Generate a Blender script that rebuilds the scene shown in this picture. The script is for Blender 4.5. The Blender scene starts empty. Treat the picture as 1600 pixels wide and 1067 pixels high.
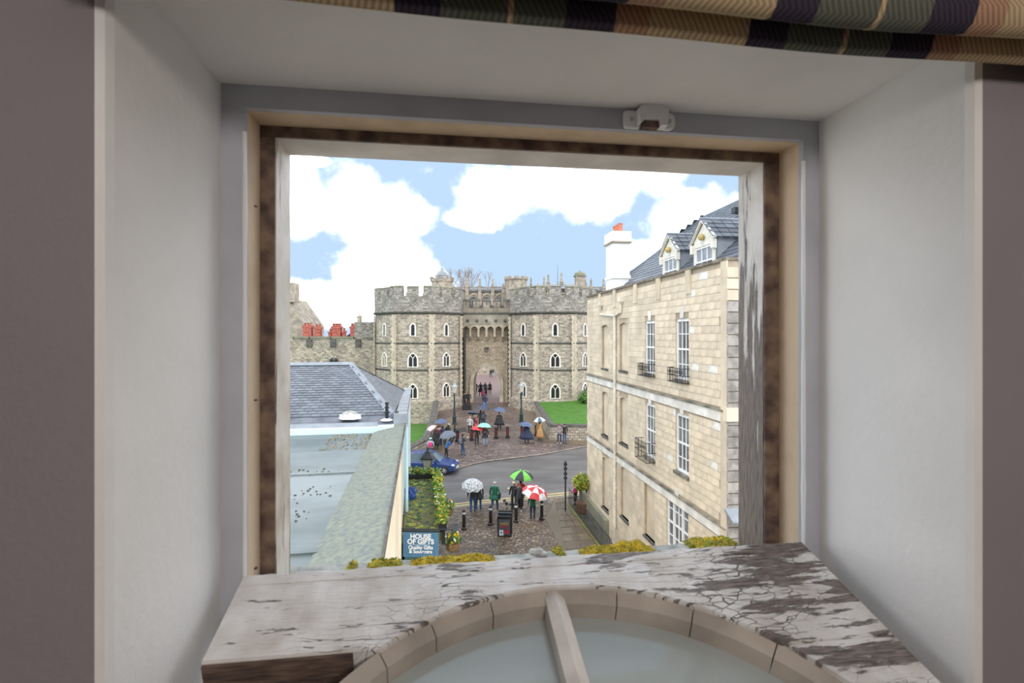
import bpy, bmesh, math, random
from mathutils import Vector, Matrix
R = math.radians
random.seed(7)
C = bpy.context.scene.collection
SC = bpy.context.scene
# ------------------------------------------------------------------ camera
EYE = 10.0            # eye height above the street, metres
F, HZ = 800.0, 525.0  # focal length and horizon row in pixels of the 1600 px frame
cam = bpy.data.cameras.new('camera'); cam.lens = 18.0; cam.sensor_width = 36.0
cam.shift_y = -8.5/1600; cam.clip_start = 0.02; cam.clip_end = 900
cam.dof.use_dof = True; cam.dof.focus_distance = 14; cam.dof.aperture_fstop = 9.0
co = bpy.data.objects.new('camera', cam); C.objects.link(co)
co.location = (0, 0, EYE); co.rotation_euler = (R(90), 0, 0); SC.camera = co
# ------------------------------------------------------------------ world: broken cloud over pale blue
SC.view_settings.view_transform = 'Standard'; SC.view_settings.look = 'None'
SC.view_settings.gamma = 1.0; SC.view_settings.use_curve_mapping = False
SC.view_settings.exposure = 0.45
SKY_BLUE = (0.405, 0.55, 0.73); CLOUD = 4.3
w = bpy.data.worlds.new('sky'); SC.world = w; w.use_nodes = True
nt = w.node_tree; nt.nodes.clear()
def wn(t, **k):
    n = nt.nodes.new(t)
    for a, b in k.items(): setattr(n, a, b)
    return n
def wl(a, b): nt.links.new(a, b)
def wmath(op, a, b=None, clamp=False):
    n = wn('ShaderNodeMath', operation=op); n.use_clamp = clamp
    for i, q in enumerate((a, b)):
        if q is None: continue
        if isinstance(q, (int, float)): n.inputs[i].default_value = q
        else: wl(q, n.inputs[i])
    return n.outputs[0]
tc = wn('ShaderNodeTexCoord'); D3 = tc.outputs['Generated']
nz = wn('ShaderNodeTexNoise'); nz.inputs['Scale'].default_value = 7; nz.inputs['Detail'].default_value = 9; nz.inputs['Roughness'].default_value = .56
wl(D3, nz.inputs['Vector'])
nb = wn('ShaderNodeTexNoise'); nb.inputs['Scale'].default_value = 1.7; nb.inputs['Detail'].default_value = 3
wl(D3, nb.inputs['Vector'])
def blob(px, py, rx, rz):
    d = Vector(((px-800)/F, 1, (HZ-py)/F)); L = d.length; d.normalize()
    s = wn('ShaderNodeVectorMath', operation='SUBTRACT'); wl(D3, s.inputs[0]); s.inputs[1].default_value = d
    m = wn('ShaderNodeVectorMath', operation='MULTIPLY'); wl(s.outputs[0], m.inputs[0]); m.inputs[1].default_value = (L*F/rx, L*F/rx, L*F/rz)
    l = wn('ShaderNodeVectorMath', operation='LENGTH'); wl(m.outputs[0], l.inputs[0])
    return wmath('SUBTRACT', 1.0, l.outputs['Value'])
acc = None
for b in [(570, 330, 110, 75), (470, 320, 90, 60), (600, 420, 110, 60), (520, 470, 110, 45), (860, 285, 190, 65), (990, 268, 95, 32),
          (740, 345, 50, 22), (1090, 350, 105, 55), (1150, 335, 80, 38), (1010, 395, 60, 30), (480, 250, 40, 12)]:
    q = blob(*b); acc = q if acc is None else wmath('MAXIMUM', acc, q)
# the same broken cloud goes on over the rest of the sky
far = wmath('MULTIPLY', wmath('SUBTRACT', nb.outputs['Fac'], .47), 5.0)
sep = wn('ShaderNodeSeparateXYZ'); wl(D3, sep.inputs[0])
inview = wmath('MULTIPLY', wmath('SUBTRACT', sep.outputs['Y'], .80), 9.0, True)
far = wmath('SUBTRACT', far, wmath('MULTIPLY', inview, 3.0))
acc = wmath('MAXIMUM', wmath('MAXIMUM', acc, -0.45), far)
dens = wmath('ADD', acc, wmath('MULTIPLY', wmath('SUBTRACT', nz.outputs['Fac'], .5), 2.6))
rp = wn('ShaderNodeMapRange', interpolation_type='SMOOTHSTEP'); wl(dens, rp.inputs['Value'])
rp.inputs['From Min'].default_value = .0; rp.inputs['From Max'].default_value = .95
mx = wn('ShaderNodeMix', data_type='RGBA'); wl(rp.outputs[0], mx.inputs['Factor'])
mx.inputs['A'].default_value = (*SKY_BLUE, 1); mx.inputs['B'].default_value = (CLOUD, CLOUD*.99, CLOUD*.98, 1)
bg = wn('ShaderNodeBackground'); wl(mx.outputs['Result'], bg.inputs['Color'])
wl(bg.outputs[0], wn('ShaderNodeOutputWorld').inputs['Surface'])
# soft high sun behind thin cloud
sun = bpy.data.lights.new('sun', 'SUN'); sun.energy = 1.0; sun.angle = R(50); sun.color = (1, .96, .9)
so = bpy.data.objects.new('sun', sun); C.objects.link(so); so.rotation_euler = (R(38), R(-22), 0)

# ------------------------------------------------------------------ mesh and material helpers
class MB:
    def __init__(s): s.v = []; s.f = []; s.m = []
    def face(s, pts, mi=0):
        b = len(s.v); s.v += [tuple(p) for p in pts]; s.f.append(tuple(range(b, b+len(pts)))); s.m.append(mi)
    def box(s, x0, x1, y0, y1, z0, z1, mi=0):
        b = len(s.v)
        s.v += [(x, y, z) for z in (z0, z1) for y in (y0, y1) for x in (x0, x1)]
        for q in ((0,2,3,1), (4,5,7,6), (0,1,5,4), (2,6,7,3), (0,4,6,2), (1,3,7,5)):
            s.f.append(tuple(b+i for i in q)); s.m.append(mi)
        return s
    def loft(s, rings, cap=True, mi=0, closed=True):
        b = len(s.v); n = len(rings[0])
        for r in rings: s.v += [tuple(p) for p in r]
        for i in range(len(rings)-1):
            for j in range(n if closed else n-1):
                k = (j+1) % n
                s.f.append((b+i*n+j, b+i*n+k, b+(i+1)*n+k, b+(i+1)*n+j)); s.m.append(mi)
        if cap and closed:
            s.f.append(tuple(b+j for j in reversed(range(n)))); s.m.append(mi)
            o = b+(len(rings)-1)*n; s.f.append(tuple(o+j for j in range(n))); s.m.append(mi)
        return s
    def prism(s, pts, vec, mi=0):
        v = Vector(vec); return s.loft([[Vector(p) for p in pts], [Vector(p)+v for p in pts]], True, mi)
    def tube(s, pts, r, n=8, mi=0):
        pts = [Vector(p) for p in pts]; rs = r if isinstance(r, (list, tuple)) else [r]*len(pts); rings = []
        for i, p in enumerate(pts):
            d = (pts[min(i+1, len(pts)-1)]-pts[max(i-1, 0)]).normalized()
            a = d.cross(Vector((0, 0, 1)) if abs(d.z) < .9 else Vector((1, 0, 0))).normalized(); c = d.cross(a)
            rings.append([p+(a*math.cos(2*math.pi*k/n)+c*math.sin(2*math.pi*k/n))*rs[i] for k in range(n)])
        return s.loft(rings, True, mi)
    def lathe(s, prof, n=12, c=(0, 0, 0), mi=0):
        return s.loft([[(c[0]+r*math.cos(2*math.pi*k/n), c[1]+r*math.sin(2*math.pi*k/n), c[2]+z) for k in range(n)] for r, z in prof], True, mi)
    def ball(s, c, r, mi=0, n=8, sq=(1, 1, 1)):
        return s.loft([[(c[0]+sq[0]*r*math.sin(t)*math.cos(2*math.pi*k/n), c[1]+sq[1]*r*math.sin(t)*math.sin(2*math.pi*k/n), c[2]-sq[2]*r*math.cos(t)) for k in range(n)]
                       for t in [math.pi*(i+.02)/4.04 for i in range(5)]], True, mi)
    def leaves(s, c, rad, num, size, nm=1, sq=(1, 1, 1)):
        for i in range(num):
            while True:
                p = Vector((random.uniform(-1, 1), random.uniform(-1, 1), random.uniform(-1, 1)))
                if .2 < p.length < 1: break
            p = Vector((p.x*sq[0], p.y*sq[1], p.z*sq[2]))*rad+Vector(c)
            a = Vector((random.gauss(0, 1), random.gauss(0, 1), random.gauss(0, 1))).normalized(); b = a.orthogonal().normalized()
            z = size*random.uniform(.6, 1.3)
            s.face([p-a*z, p+b*z*.5, p+a*z, p-b*z*.5], random.randrange(nm))
    def build(s, name, mats, parent=None, loc=(0, 0, 0), rz=0, smooth=False, fix=True):
        me = bpy.data.meshes.new(name); me.from_pydata(s.v, [], s.f)
        for m in (mats if isinstance(mats, (list, tuple)) else [mats]): me.materials.append(m)
        me.polygons.foreach_set('material_index', s.m)
        if fix and len(s.f) < 30000:
            bm = bmesh.new(); bm.from_mesh(me); bmesh.ops.recalc_face_normals(bm, faces=bm.faces); bm.to_mesh(me); bm.free()
        boxuv(me)
        if smooth: me.polygons.foreach_set('use_smooth', [True]*len(me.polygons))
        return put(name, me, parent, loc, rz)
def boxuv(me):                     # metres along the face and up it, for the procedural stone courses
    uv = me.uv_layers.new(name='uv').data
    for p in me.polygons:
        n = p.normal
        if abs(n.z) > .85: t, b = Vector((1, 0, 0)), Vector((0, 1, 0))
        else:
            t = Vector((-n.y, n.x, 0)).normalized(); b = n.cross(t)
            if b.z < 0: b = -b
        for li in p.loop_indices:
            c = me.vertices[me.loops[li].vertex_index].co; uv[li].uv = (c.dot(t), c.dot(b))
def put(name, data, parent=None, loc=(0, 0, 0), rz=0):
    o = bpy.data.objects.new(name, data); C.objects.link(o); o.location = loc; o.rotation_euler = (0, 0, rz)
    if parent: o.parent = parent
    return o
def tag(o, label, cat, group=None, kind=None):
    o['label'] = label; o['category'] = cat
    if group: o['group'] = group
    if kind: o['kind'] = kind
    return o
def struct(o, label=None):
    o['kind'] = 'structure'
    if label: o['label'] = label
    return o
def thing(name, label, cat, loc=(0, 0, 0), rz=0, group=None):
    return tag(put(name, None, None, loc, rz), label, cat, group)
def copy_tree(o, parent=None):
    c = o.copy(); C.objects.link(c); c.parent = parent
    for ch in o.children: copy_tree(ch, c)
    return c

MATS = {}
def mat(name, col, rough=.7, var=.12, scale=3.0, bump=0.0, bscale=None, metal=0, spec=.5, stretch=(1, 1, 1), col2=None, lo=.35, hi=.65, coord='Object', rnd=0.0, detail=5):
    """base colour broken up by noise; rnd adds a tone that differs from piece to piece"""
    if name in MATS: return MATS[name]
    m = bpy.data.materials.new(name); m.use_nodes = True; t = m.node_tree; b = t.nodes['Principled BSDF']
    b.inputs['Roughness'].default_value = rough; b.inputs['Metallic'].default_value = metal; b.inputs['Specular IOR Level'].default_value = spec
    tcn = t.nodes.new('ShaderNodeTexCoord'); mp = t.nodes.new('ShaderNodeMapping'); mp.inputs['Scale'].default_value = stretch
    t.links.new(tcn.outputs[coord], mp.inputs[0])
    n = t.nodes.new('ShaderNodeTexNoise'); n.inputs['Scale'].default_value = scale; n.inputs['Detail'].default_value = detail
    t.links.new(mp.outputs[0], n.inputs['Vector'])
    r = t.nodes.new('ShaderNodeMapRange'); r.inputs['From Min'].default_value = lo; r.inputs['From Max'].default_value = hi
    t.links.new(n.outputs['Fac'], r.inputs['Value'])
    x = t.nodes.new('ShaderNodeMix'); x.data_type = 'RGBA'; t.links.new(r.outputs[0], x.inputs['Factor'])
    c2 = col2 or tuple(c*(1-var*2) for c in col); c1 = col if col2 else tuple(min(1, c*(1+var*.6)) for c in col)
    x.inputs['A'].default_value = (*c2, 1); x.inputs['B'].default_value = (*c1, 1); out = x.outputs['Result']
    if rnd:
        g = t.nodes.new('ShaderNodeNewGeometry'); oi = t.nodes.new('ShaderNodeObjectInfo'); ad = t.nodes.new('ShaderNodeMath'); ad.operation = 'ADD'
        t.links.new(g.outputs['Random Per Island'], ad.inputs[0]); t.links.new(oi.outputs['Random'], ad.inputs[1])
        fr = t.nodes.new('ShaderNodeMath'); fr.operation = 'FRACT'; t.links.new(ad.outputs[0], fr.inputs[0])
        mr = t.nodes.new('ShaderNodeMapRange'); mr.inputs['To Min'].default_value = 1-rnd; mr.inputs['To Max'].default_value = 1+rnd*.5; t.links.new(fr.outputs[0], mr.inputs['Value'])
        h = t.nodes.new('ShaderNodeVectorMath'); h.operation = 'SCALE'; t.links.new(out, h.inputs[0]); t.links.new(mr.outputs[0], h.inputs['Scale']); out = h.outputs[0]
    t.links.new(out, b.inputs['Base Color'])
    if bump:
        n2 = n
        if bscale:
            n2 = t.nodes.new('ShaderNodeTexNoise'); n2.inputs['Scale'].default_value = bscale; n2.inputs['Detail'].default_value = 5; t.links.new(mp.outputs[0], n2.inputs['Vector'])
        bp = t.nodes.new('ShaderNodeBump'); bp.inputs['Strength'].default_value = 1; bp.inputs['Distance'].default_value = bump
        t.links.new(n2.outputs['Fac'], bp.inputs['Height']); t.links.new(bp.outputs[0], b.inputs['Normal'])
    MATS[name] = m; return m
def stone(name, c1, c2, mortar, bw, bh, stain=None, bump=.02, rough=.85, msize=.02, uvrot=0):
    """coursed stone: brick pattern on the metre UVs, each stone its own tone, weather stains over it"""
    m = bpy.data.materials.new(name); m.use_nodes = True; t = m.node_tree; b = t.nodes['Principled BSDF']; b.inputs['Roughness'].default_value = rough
    tcn = t.nodes.new('ShaderNodeTexCoord')
    nw = t.nodes.new('ShaderNodeTexNoise'); nw.inputs['Scale'].default_value = 1.3/bw; t.links.new(tcn.outputs['UV'], nw.inputs['Vector'])
    sc = t.nodes.new('ShaderNodeVectorMath'); sc.operation = 'SCALE'; sc.inputs['Scale'].default_value = bh*.35
    t.links.new(nw.outputs['Color'], sc.inputs[0]); ad = t.nodes.new('ShaderNodeVectorMath'); t.links.new(tcn.outputs['UV'], ad.inputs[0]); t.links.new(sc.outputs[0], ad.inputs[1])
    mp = t.nodes.new('ShaderNodeMapping'); mp.inputs['Rotation'].default_value = (0, 0, uvrot); t.links.new(ad.outputs[0], mp.inputs[0])
    br = t.nodes.new('ShaderNodeTexBrick'); t.links.new(mp.outputs[0], br.inputs['Vector'])
    br.inputs['Scale'].default_value = 1; br.inputs['Brick Width'].default_value = bw; br.inputs['Row Height'].default_value = bh; br.inputs['Mortar Size'].default_value = msize; br.inputs['Mortar Smooth'].default_value = .4
    br.inputs['Color1'].default_value = (*c1, 1); br.inputs['Color2'].default_value = (*c2, 1); br.inputs['Mortar'].default_value = (*mortar, 1)
    out = br.outputs['Color']
    n = t.nodes.new('ShaderNodeTexNoise'); n.inputs['Scale'].default_value = 2.2/bw; n.inputs['Detail'].default_value = 4; t.links.new(tcn.outputs['UV'], n.inputs['Vector'])
    v = t.nodes.new('ShaderNodeMapRange'); v.inputs['From Min'].default_value = .3; v.inputs['From Max'].default_value = .7; v.inputs['To Min'].default_value = .62; v.inputs['To Max'].default_value = 1.3
    t.links.new(n.outputs['Fac'], v.inputs['Value'])
    h = t.nodes.new('ShaderNodeVectorMath'); h.operation = 'SCALE'; t.links.new(out, h.inputs[0]); t.links.new(v.outputs[0], h.inputs['Scale']); out = h.outputs[0]
    if stain:
        n3 = t.nodes.new('ShaderNodeTexNoise'); n3.inputs['Scale'].default_value = .55; n3.inputs['Detail'].default_value = 8; n3.inputs['Roughness'].default_value = .7; t.links.new(tcn.outputs['UV'], n3.inputs['Vector'])
        r3 = t.nodes.new('ShaderNodeMapRange'); r3.inputs['From Min'].default_value = .52; r3.inputs['From Max'].default_value = .72; r3.inputs['To Max'].default_value = stain[3]; t.links.new(n3.outputs['Fac'], r3.inputs['Value'])
        x = t.nodes.new('ShaderNodeMix'); x.data_type = 'RGBA'; t.links.new(r3.outputs[0], x.inputs['Factor']); t.links.new(out, x.inputs['A']); x.inputs['B'].default_value = (*stain[:3], 1); out = x.outputs['Result']
    t.links.new(out, b.inputs['Base Color'])
    mm = t.nodes.new('ShaderNodeMath'); mm.operation = 'SUBTRACT'; t.links.new(n.outputs['Fac'], mm.inputs[0]); t.links.new(br.outputs['Fac'], mm.inputs[1])
    bp = t.nodes.new('ShaderNodeBump'); bp.inputs['Distance'].default_value = bump; t.links.new(mm.outputs[0], bp.inputs['Height']); t.links.new(bp.outputs[0], b.inputs['Normal'])
    MATS[name] = m; return m
def peel(name, paint, wood, stretch, amount, crack=0.0, cscale=20, pscale=5, rough=.5, grad=None):
    """old paint flaking off grained wood: patches of bare wood, cracks, raised paint film"""
    m = bpy.data.materials.new(name); m.use_nodes = True; t = m.node_tree; b = t.nodes['Principled BSDF']
    L = t.links.new
    tcn = t.nodes.new('ShaderNodeTexCoord'); mp = t.nodes.new('ShaderNodeMapping'); mp.inputs['Scale'].default_value = stretch; L(tcn.outputs['Object'], mp.inputs[0])
    n = t.nodes.new('ShaderNodeTexNoise'); n.inputs['Scale'].default_value = pscale; n.inputs['Detail'].default_value = 9; n.inputs['Roughness'].default_value = .68; L(mp.outputs[0], n.inputs['Vector'])
    val = n.outputs['Fac']
    if grad:         # worn more towards one end: axis, from, to, gain
        sp = t.nodes.new('ShaderNodeSeparateXYZ'); L(tcn.outputs['Object'], sp.inputs[0])
        g = t.nodes.new('ShaderNodeMapRange'); g.inputs['From Min'].default_value = grad[1]; g.inputs['From Max'].default_value = grad[2]; g.inputs['To Max'].default_value = grad[3]; L(sp.outputs[grad[0]], g.inputs['Value'])
        a = t.nodes.new('ShaderNodeMath'); L(val, a.inputs[0]); L(g.outputs[0], a.inputs[1]); val = a.outputs[0]
    r = t.nodes.new('ShaderNodeMapRange'); r.inputs['From Min'].default_value = amount; r.inputs['From Max'].default_value = amount+.03; L(val, r.inputs['Value'])
    mask = r.outputs[0]
    if crack:
        nd = t.nodes.new('ShaderNodeTexNoise'); nd.inputs['Scale'].default_value = 9; L(tcn.outputs['Object'], nd.inputs['Vector'])
        mm = t.nodes.new('ShaderNodeVectorMath'); mm.operation = 'SCALE'; mm.inputs['Scale'].default_value = .03; L(nd.outputs['Color'], mm.inputs[0])
        aa = t.nodes.new('ShaderNodeVectorMath'); L(tcn.outputs['Object'], aa.inputs[0]); L(mm.outputs[0], aa.inputs[1])
        m2 = t.nodes.new('ShaderNodeMapping'); m2.inputs['Scale'].default_value = tuple((q/max(stretch))**.45 for q in stretch); L(aa.outputs[0], m2.inputs[0])
        vo = t.nodes.new('ShaderNodeTexVoronoi'); vo.feature = 'DISTANCE_TO_EDGE'; vo.inputs['Scale'].default_value = cscale; L(m2.outputs[0], vo.inputs['Vector'])
        # cracks gather where a second noise says so
        n4 = t.nodes.new('ShaderNodeTexNoise'); n4.inputs['Scale'].default_value = 3.2; n4.inputs['Detail'].default_value = 2; L(tcn.outputs['Object'], n4.inputs['Vector'])
        val4 = n4.outputs['Fac']
        if grad:
            a4 = t.nodes.new('ShaderNodeMath'); L(val4, a4.inputs[0]); g4 = t.nodes.new('ShaderNodeMath'); g4.operation = 'MULTIPLY'; L(g.outputs[0], g4.inputs[0]); g4.inputs[1].default_value = 1.6; L(g4.outputs[0], a4.inputs[1]); val4 = a4.outputs[0]
        wd = t.nodes.new('ShaderNodeMapRange'); wd.inputs['From Min'].default_value = .57; wd.inputs['From Max'].default_value = .80; L(val4, wd.inputs['Value'])
        nv = t.nodes.new('ShaderNodeTexNoise'); nv.inputs['Scale'].default_value = 38; nv.inputs['Detail'].default_value = 4; L(tcn.outputs['Object'], nv.inputs['Vector'])
        rv = t.nodes.new('ShaderNodeMapRange'); rv.inputs['From Min'].default_value = .38; rv.inputs['From Max'].default_value = .68; rv.inputs['To Max'].default_value = crack*1.7; L(nv.outputs['Fac'], rv.inputs['Value'])
        wm = t.nodes.new('ShaderNodeMath'); wm.operation = 'MULTIPLY'; L(wd.outputs[0], wm.inputs[0]); L(rv.outputs[0], wm.inputs[1]); wd = wm
        # long splits along the grain
        ms = t.nodes.new('ShaderNodeMapping'); ms.inputs['Scale'].default_value = (1.5, 26, 1); L(aa.outputs[0], ms.inputs[0])
        ng = t.nodes.new('ShaderNodeTexNoise'); ng.inputs['Scale'].default_value = 2.2; ng.inputs['Detail'].default_value = 3; L(ms.outputs[0], ng.inputs['Vector'])
        ab_ = t.nodes.new('ShaderNodeMath'); ab_.operation = 'SUBTRACT'; L(ng.outputs['Fac'], ab_.inputs[0]); ab_.inputs[1].default_value = .56
        ab2 = t.nodes.new('ShaderNodeMath'); ab2.operation = 'ABSOLUTE'; L(ab_.outputs[0], ab2.inputs[0])
        rg_ = t.nodes.new('ShaderNodeMapRange'); rg_.inputs['From Min'].default_value = .45; rg_.inputs['From Max'].default_value = .7; rg_.inputs['To Max'].default_value = .014; L(n4.outputs['Fac'], rg_.inputs['Value'])
        lg = t.nodes.new('ShaderNodeMath'); lg.operation = 'LESS_THAN'; L(ab2.outputs[0], lg.inputs[0]); L(rg_.outputs[0], lg.inputs[1])
        mg = t.nodes.new('ShaderNodeMath'); mg.operation = 'MAXIMUM'; L(mask, mg.inputs[0]); L(lg.outputs[0], mg.inputs[1]); mask = mg.outputs[0]
        ls = t.nodes.new('ShaderNodeMath'); ls.operation = 'LESS_THAN'; L(vo.outputs['Distance'], ls.inputs[0]); L(wd.outputs[0], ls.inputs[1])
        mxm = t.nodes.new('ShaderNodeMath'); mxm.operation = 'MAXIMUM'; L(mask, mxm.inputs[0]); L(ls.outputs[0], mxm.inputs[1]); mask = mxm.outputs[0]
    gm = t.nodes.new('ShaderNodeMapping'); gm.inputs['Scale'].default_value = tuple(q*4 for q in stretch); L(tcn.outputs['Object'], gm.inputs[0])
    gn = t.nodes.new('ShaderNodeTexNoise'); gn.inputs['Scale'].default_value = 9; gn.inputs['Detail'].default_value = 6; L(gm.outputs[0], gn.inputs['Vector'])
    gw = t.nodes.new('ShaderNodeMix'); gw.data_type = 'RGBA'; gr = t.nodes.new('ShaderNodeMapRange'); gr.inputs['From Min'].default_value = .35; gr.inputs['From Max'].default_value = .65; L(gn.outputs['Fac'], gr.inputs['Value']); L(gr.outputs[0], gw.inputs['Factor'])
    gw.inputs['A'].default_value = (*[c*.35 for c in wood], 1); gw.inputs['B'].default_value = (*wood, 1)
    ps = t.nodes.new('ShaderNodeTexNoise'); ps.inputs['Scale'].default_value = 14; ps.inputs['Detail'].default_value = 8; L(tcn.outputs['Object'], ps.inputs['Vector'])
    pw = t.nodes.new('ShaderNodeMix'); pw.data_type = 'RGBA'; pr = t.nodes.new('ShaderNodeMapRange'); pr.inputs['From Min'].default_value = .3; pr.inputs['From Max'].default_value = .62; L(ps.outputs['Fac'], pr.inputs['Value']); L(pr.outputs[0], pw.inputs['Factor'])
    pw.inputs['A'].default_value = (paint[0]*.68, paint[1]*.63, paint[2]*.57, 1); pw.inputs['B'].default_value = (*paint, 1)
    x = t.nodes.new('ShaderNodeMix'); x.data_type = 'RGBA'; L(mask, x.inputs['Factor']); L(pw.outputs['Result'], x.inputs['A']); L(gw.outputs['Result'], x.inputs['B']); L(x.outputs['Result'], b.inputs['Base Color'])
    b.inputs['Roughness'].default_value = rough
    hb = t.nodes.new('ShaderNodeMath'); hb.operation = 'MULTIPLY_ADD'; L(gn.outputs['Fac'], hb.inputs[0]); hb.inputs[1].default_value = .5
    inv = t.nodes.new('ShaderNodeMath'); inv.operation = 'SUBTRACT'; inv.inputs[0].default_value = 1; L(mask, inv.inputs[1]); L(inv.outputs[0], hb.inputs[2])
    bp = t.nodes.new('ShaderNodeBump'); bp.inputs['Distance'].default_value = .0016; L(hb.outputs[0], bp.inputs['Height']); L(bp.outputs[0], b.inputs['Normal'])
    MATS[name] = m; return m
def glass(name, tint, gloss=.25, alpha=.3):
    m = bpy.data.materials.new(name); m.use_nodes = True; t = m.node_tree; t.nodes.clear()
    o = t.nodes.new('ShaderNodeOutputMaterial'); tr = t.nodes.new('ShaderNodeBsdfTransparent'); tr.inputs[0].default_value = (*tint, 1)
    gl = t.nodes.new('ShaderNodeBsdfGlossy'); gl.inputs['Roughness'].default_value = .06; x = t.nodes.new('ShaderNodeMixShader'); x.inputs[0].default_value = gloss
    t.links.new(tr.outputs[0], x.inputs[1]); t.links.new(gl.outputs[0], x.inputs[2]); t.links.new(x.outputs[0], o.inputs[0]); MATS[name] = m; return m

PLASTER = mat('white plaster', (.87, .85, .82), .6, .03, 5, .0012, 60)
MAUVE = mat('mauve wall paint', (.30, .265, .28), .8, .05, 2, .001, 90)
SHADEDP = mat('shaded white frame paint', (.50, .51, .56), .45, .05, 9, .0008, 40)  # white paint, toned down to carry the weak light on the room side
CREAM = mat('old cream paint', (.74, .57, .39), .6, .1, 14, .001, 50, col2=(.62, .46, .29), lo=.28, hi=.5)
DARKW = mat('dirty brown rebate', (.24, .165, .11), .7, .3, 30, .0015, 60, col2=(.07, .04, .035))
PEELV = peel('flaking white paint on upright', (.80, .755, .70), (.29, .225, .18), (11, 11, .8), .58, .0, grad=('Z', .22, -.30, .24))
PEELL = peel('worn white paint on upright', (.80, .74, .66), (.36, .28, .22), (11, 11, .8), .63, .0, grad=('Z', -.0, -.42, .10))
PEELH = mat('aged white paint on head', (.80, .73, .66), .6, .08, 12, .001, 40)
SASHP = peel('crazed white paint on sash', (.80, .78, .76), (.27, .22, .20), (1.2, 7, 1), .58, .05, 84, 4.3, .45, grad=('X', .25, .58, .09))
RAWW = mat('raw weathered wood', (.22, .15, .11), .8, .4, 12, .002, 30, stretch=(2, 14, 14), col2=(.06, .04, .035))
BEAD = mat('grey brown glazing putty', (.50, .44, .38), .6, .15, 9, .0015, 25)
CASTLE = stone('castle rubble stone', (.56, .475, .37), (.23, .20, .165), (.40, .355, .29), .40, .215, (.13, .115, .10, .55))
CASTLE_G = stone('grey castle stone', (.43, .39, .33), (.17, .16, .14), (.30, .275, .24), .40, .215, (.09, .088, .08, .75))
GATEST = stone('golden gate stone', (.58, .47, .33), (.42, .33, .24), (.42, .35, .27), .5, .27, (.10, .09, .08, .5))
DRESS = mat('pale dressed stone', (.55, .475, .36), .8, .15, 1.5, .01, 12)
WHITEST = mat('white window stone', (.78, .74, .66), .8, .06, 3)
DSTONE = mat('dark weathered stone', (.13, .12, .105), .9, .25, 3, .02, 10)
MOSSST = mat('mossy capping', (.26, .26, .15), .9, .3, 2, .02, 12, col2=(.20, .19, .16))
CHAPEL = mat('chapel limestone', (.37, .32, .25), .85, .2, 1.2, .02, 8)
LEADG = mat('window glass dark', (.03, .032, .035), .15, .3, 2)
WARMG = mat('window glass warm', (.30, .26, .10), .25, .3, 2)
ASH = mat('bath stone ashlar', (.72, .605, .45), .8, .10, 1.1, .004, 25, rnd=.13)
ASHW = mat('white weathered ashlar', (.80, .76, .69), .8, .12, 1.5, .004, 20)
ASHJ = mat('ashlar joint', (.45, .37, .27), .9, .1, 2)
QUOIN = mat('grey rusticated quoin', (.34, .31, .275), .85, .2, 4, .01, 14, rnd=.2)
SLATE = mat('wet slate', (.125, .14, .165), .38, .18, 3, .002, 20, rnd=.35)
SLATE_U = mat('slate bed', (.05, .055, .065), .7, .1, 3)
LEAD = mat('lead flashing', (.30, .325, .36), .45, .1, 2, .004, 6)
LEADR = mat('wet lead flat', (.20, .23, .23), .36, .18, .7, .004, 3, stretch=(1, .5, 1), col2=(.105, .13, .125), lo=.4, hi=.62)
FELT = mat('lichened roof edge', (.26, .27, .20), .8, .15, 9, .004, 40, col2=(.16, .18, .17))
CREAMW = mat('cream render', (.82, .72, .56), .7, .05, 1)
BLUEW = mat('pale blue render', (.62, .80, .85), .6, .06, 1.2)
WHITEP = mat('white gloss paint', (.86, .86, .85), .35, .02, 3)
CHIMW = mat('white chimney render', (.90, .89, .86), .7, .03, 1)
TERRA = mat('red terracotta', (.46, .13, .09), .8, .2, 3)
BLACKI = mat('black ironwork', (.018, .02, .022), .4, .2, 5)
BLUEI = mat('dark blue green ironwork', (.02, .04, .045), .4, .2, 5)
REDP = mat('dark red paint', (.20, .025, .03), .4, .15, 5)
GRASS = mat('wet lawn', (.085, .22, .018), .9, .2, 1.6, .05, 22, col2=(.05, .15, .012), lo=.3, hi=.7, detail=9)
LEAF1 = mat('fresh leaf', (.13, .30, .03), .6, .3, 5); LEAF2 = mat('yellow leaf', (.42, .40, .05), .6, .2, 5); LEAF3 = mat('dark leaf', (.05, .12, .03), .6, .3, 5)
YELLOW = mat('yellow petal', (.80, .50, .03), .6, .1, 5); WPET = mat('white petal', (.80, .80, .78), .6, .05, 5); ORANGE = mat('orange petal', (.75, .25, .03), .6, .1, 5)
MOSSY = mat('yellow moss', (.72, .52, .04), .95, .3, 60, .001, 80, col2=(.36, .30, .05)); MOSSG = mat('green moss', (.36, .40, .07), .95, .3, 40, .002, 80)
ASPH = mat('wet asphalt', (.15, .135, .13), .40, .22, .5, .012, 18, stretch=(.45, 1.5, 1), detail=10)
PAVE = mat('wet brown paving', (.20, .145, .09), .3, .2, .5, .005, 12, col2=(.135, .105, .075))
KERB = mat('kerb stone', (.34, .29, .24), .55, .15, 2)
YLINE = mat('yellow road paint', (.68, .53, .22), .6, .12, 4)
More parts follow.
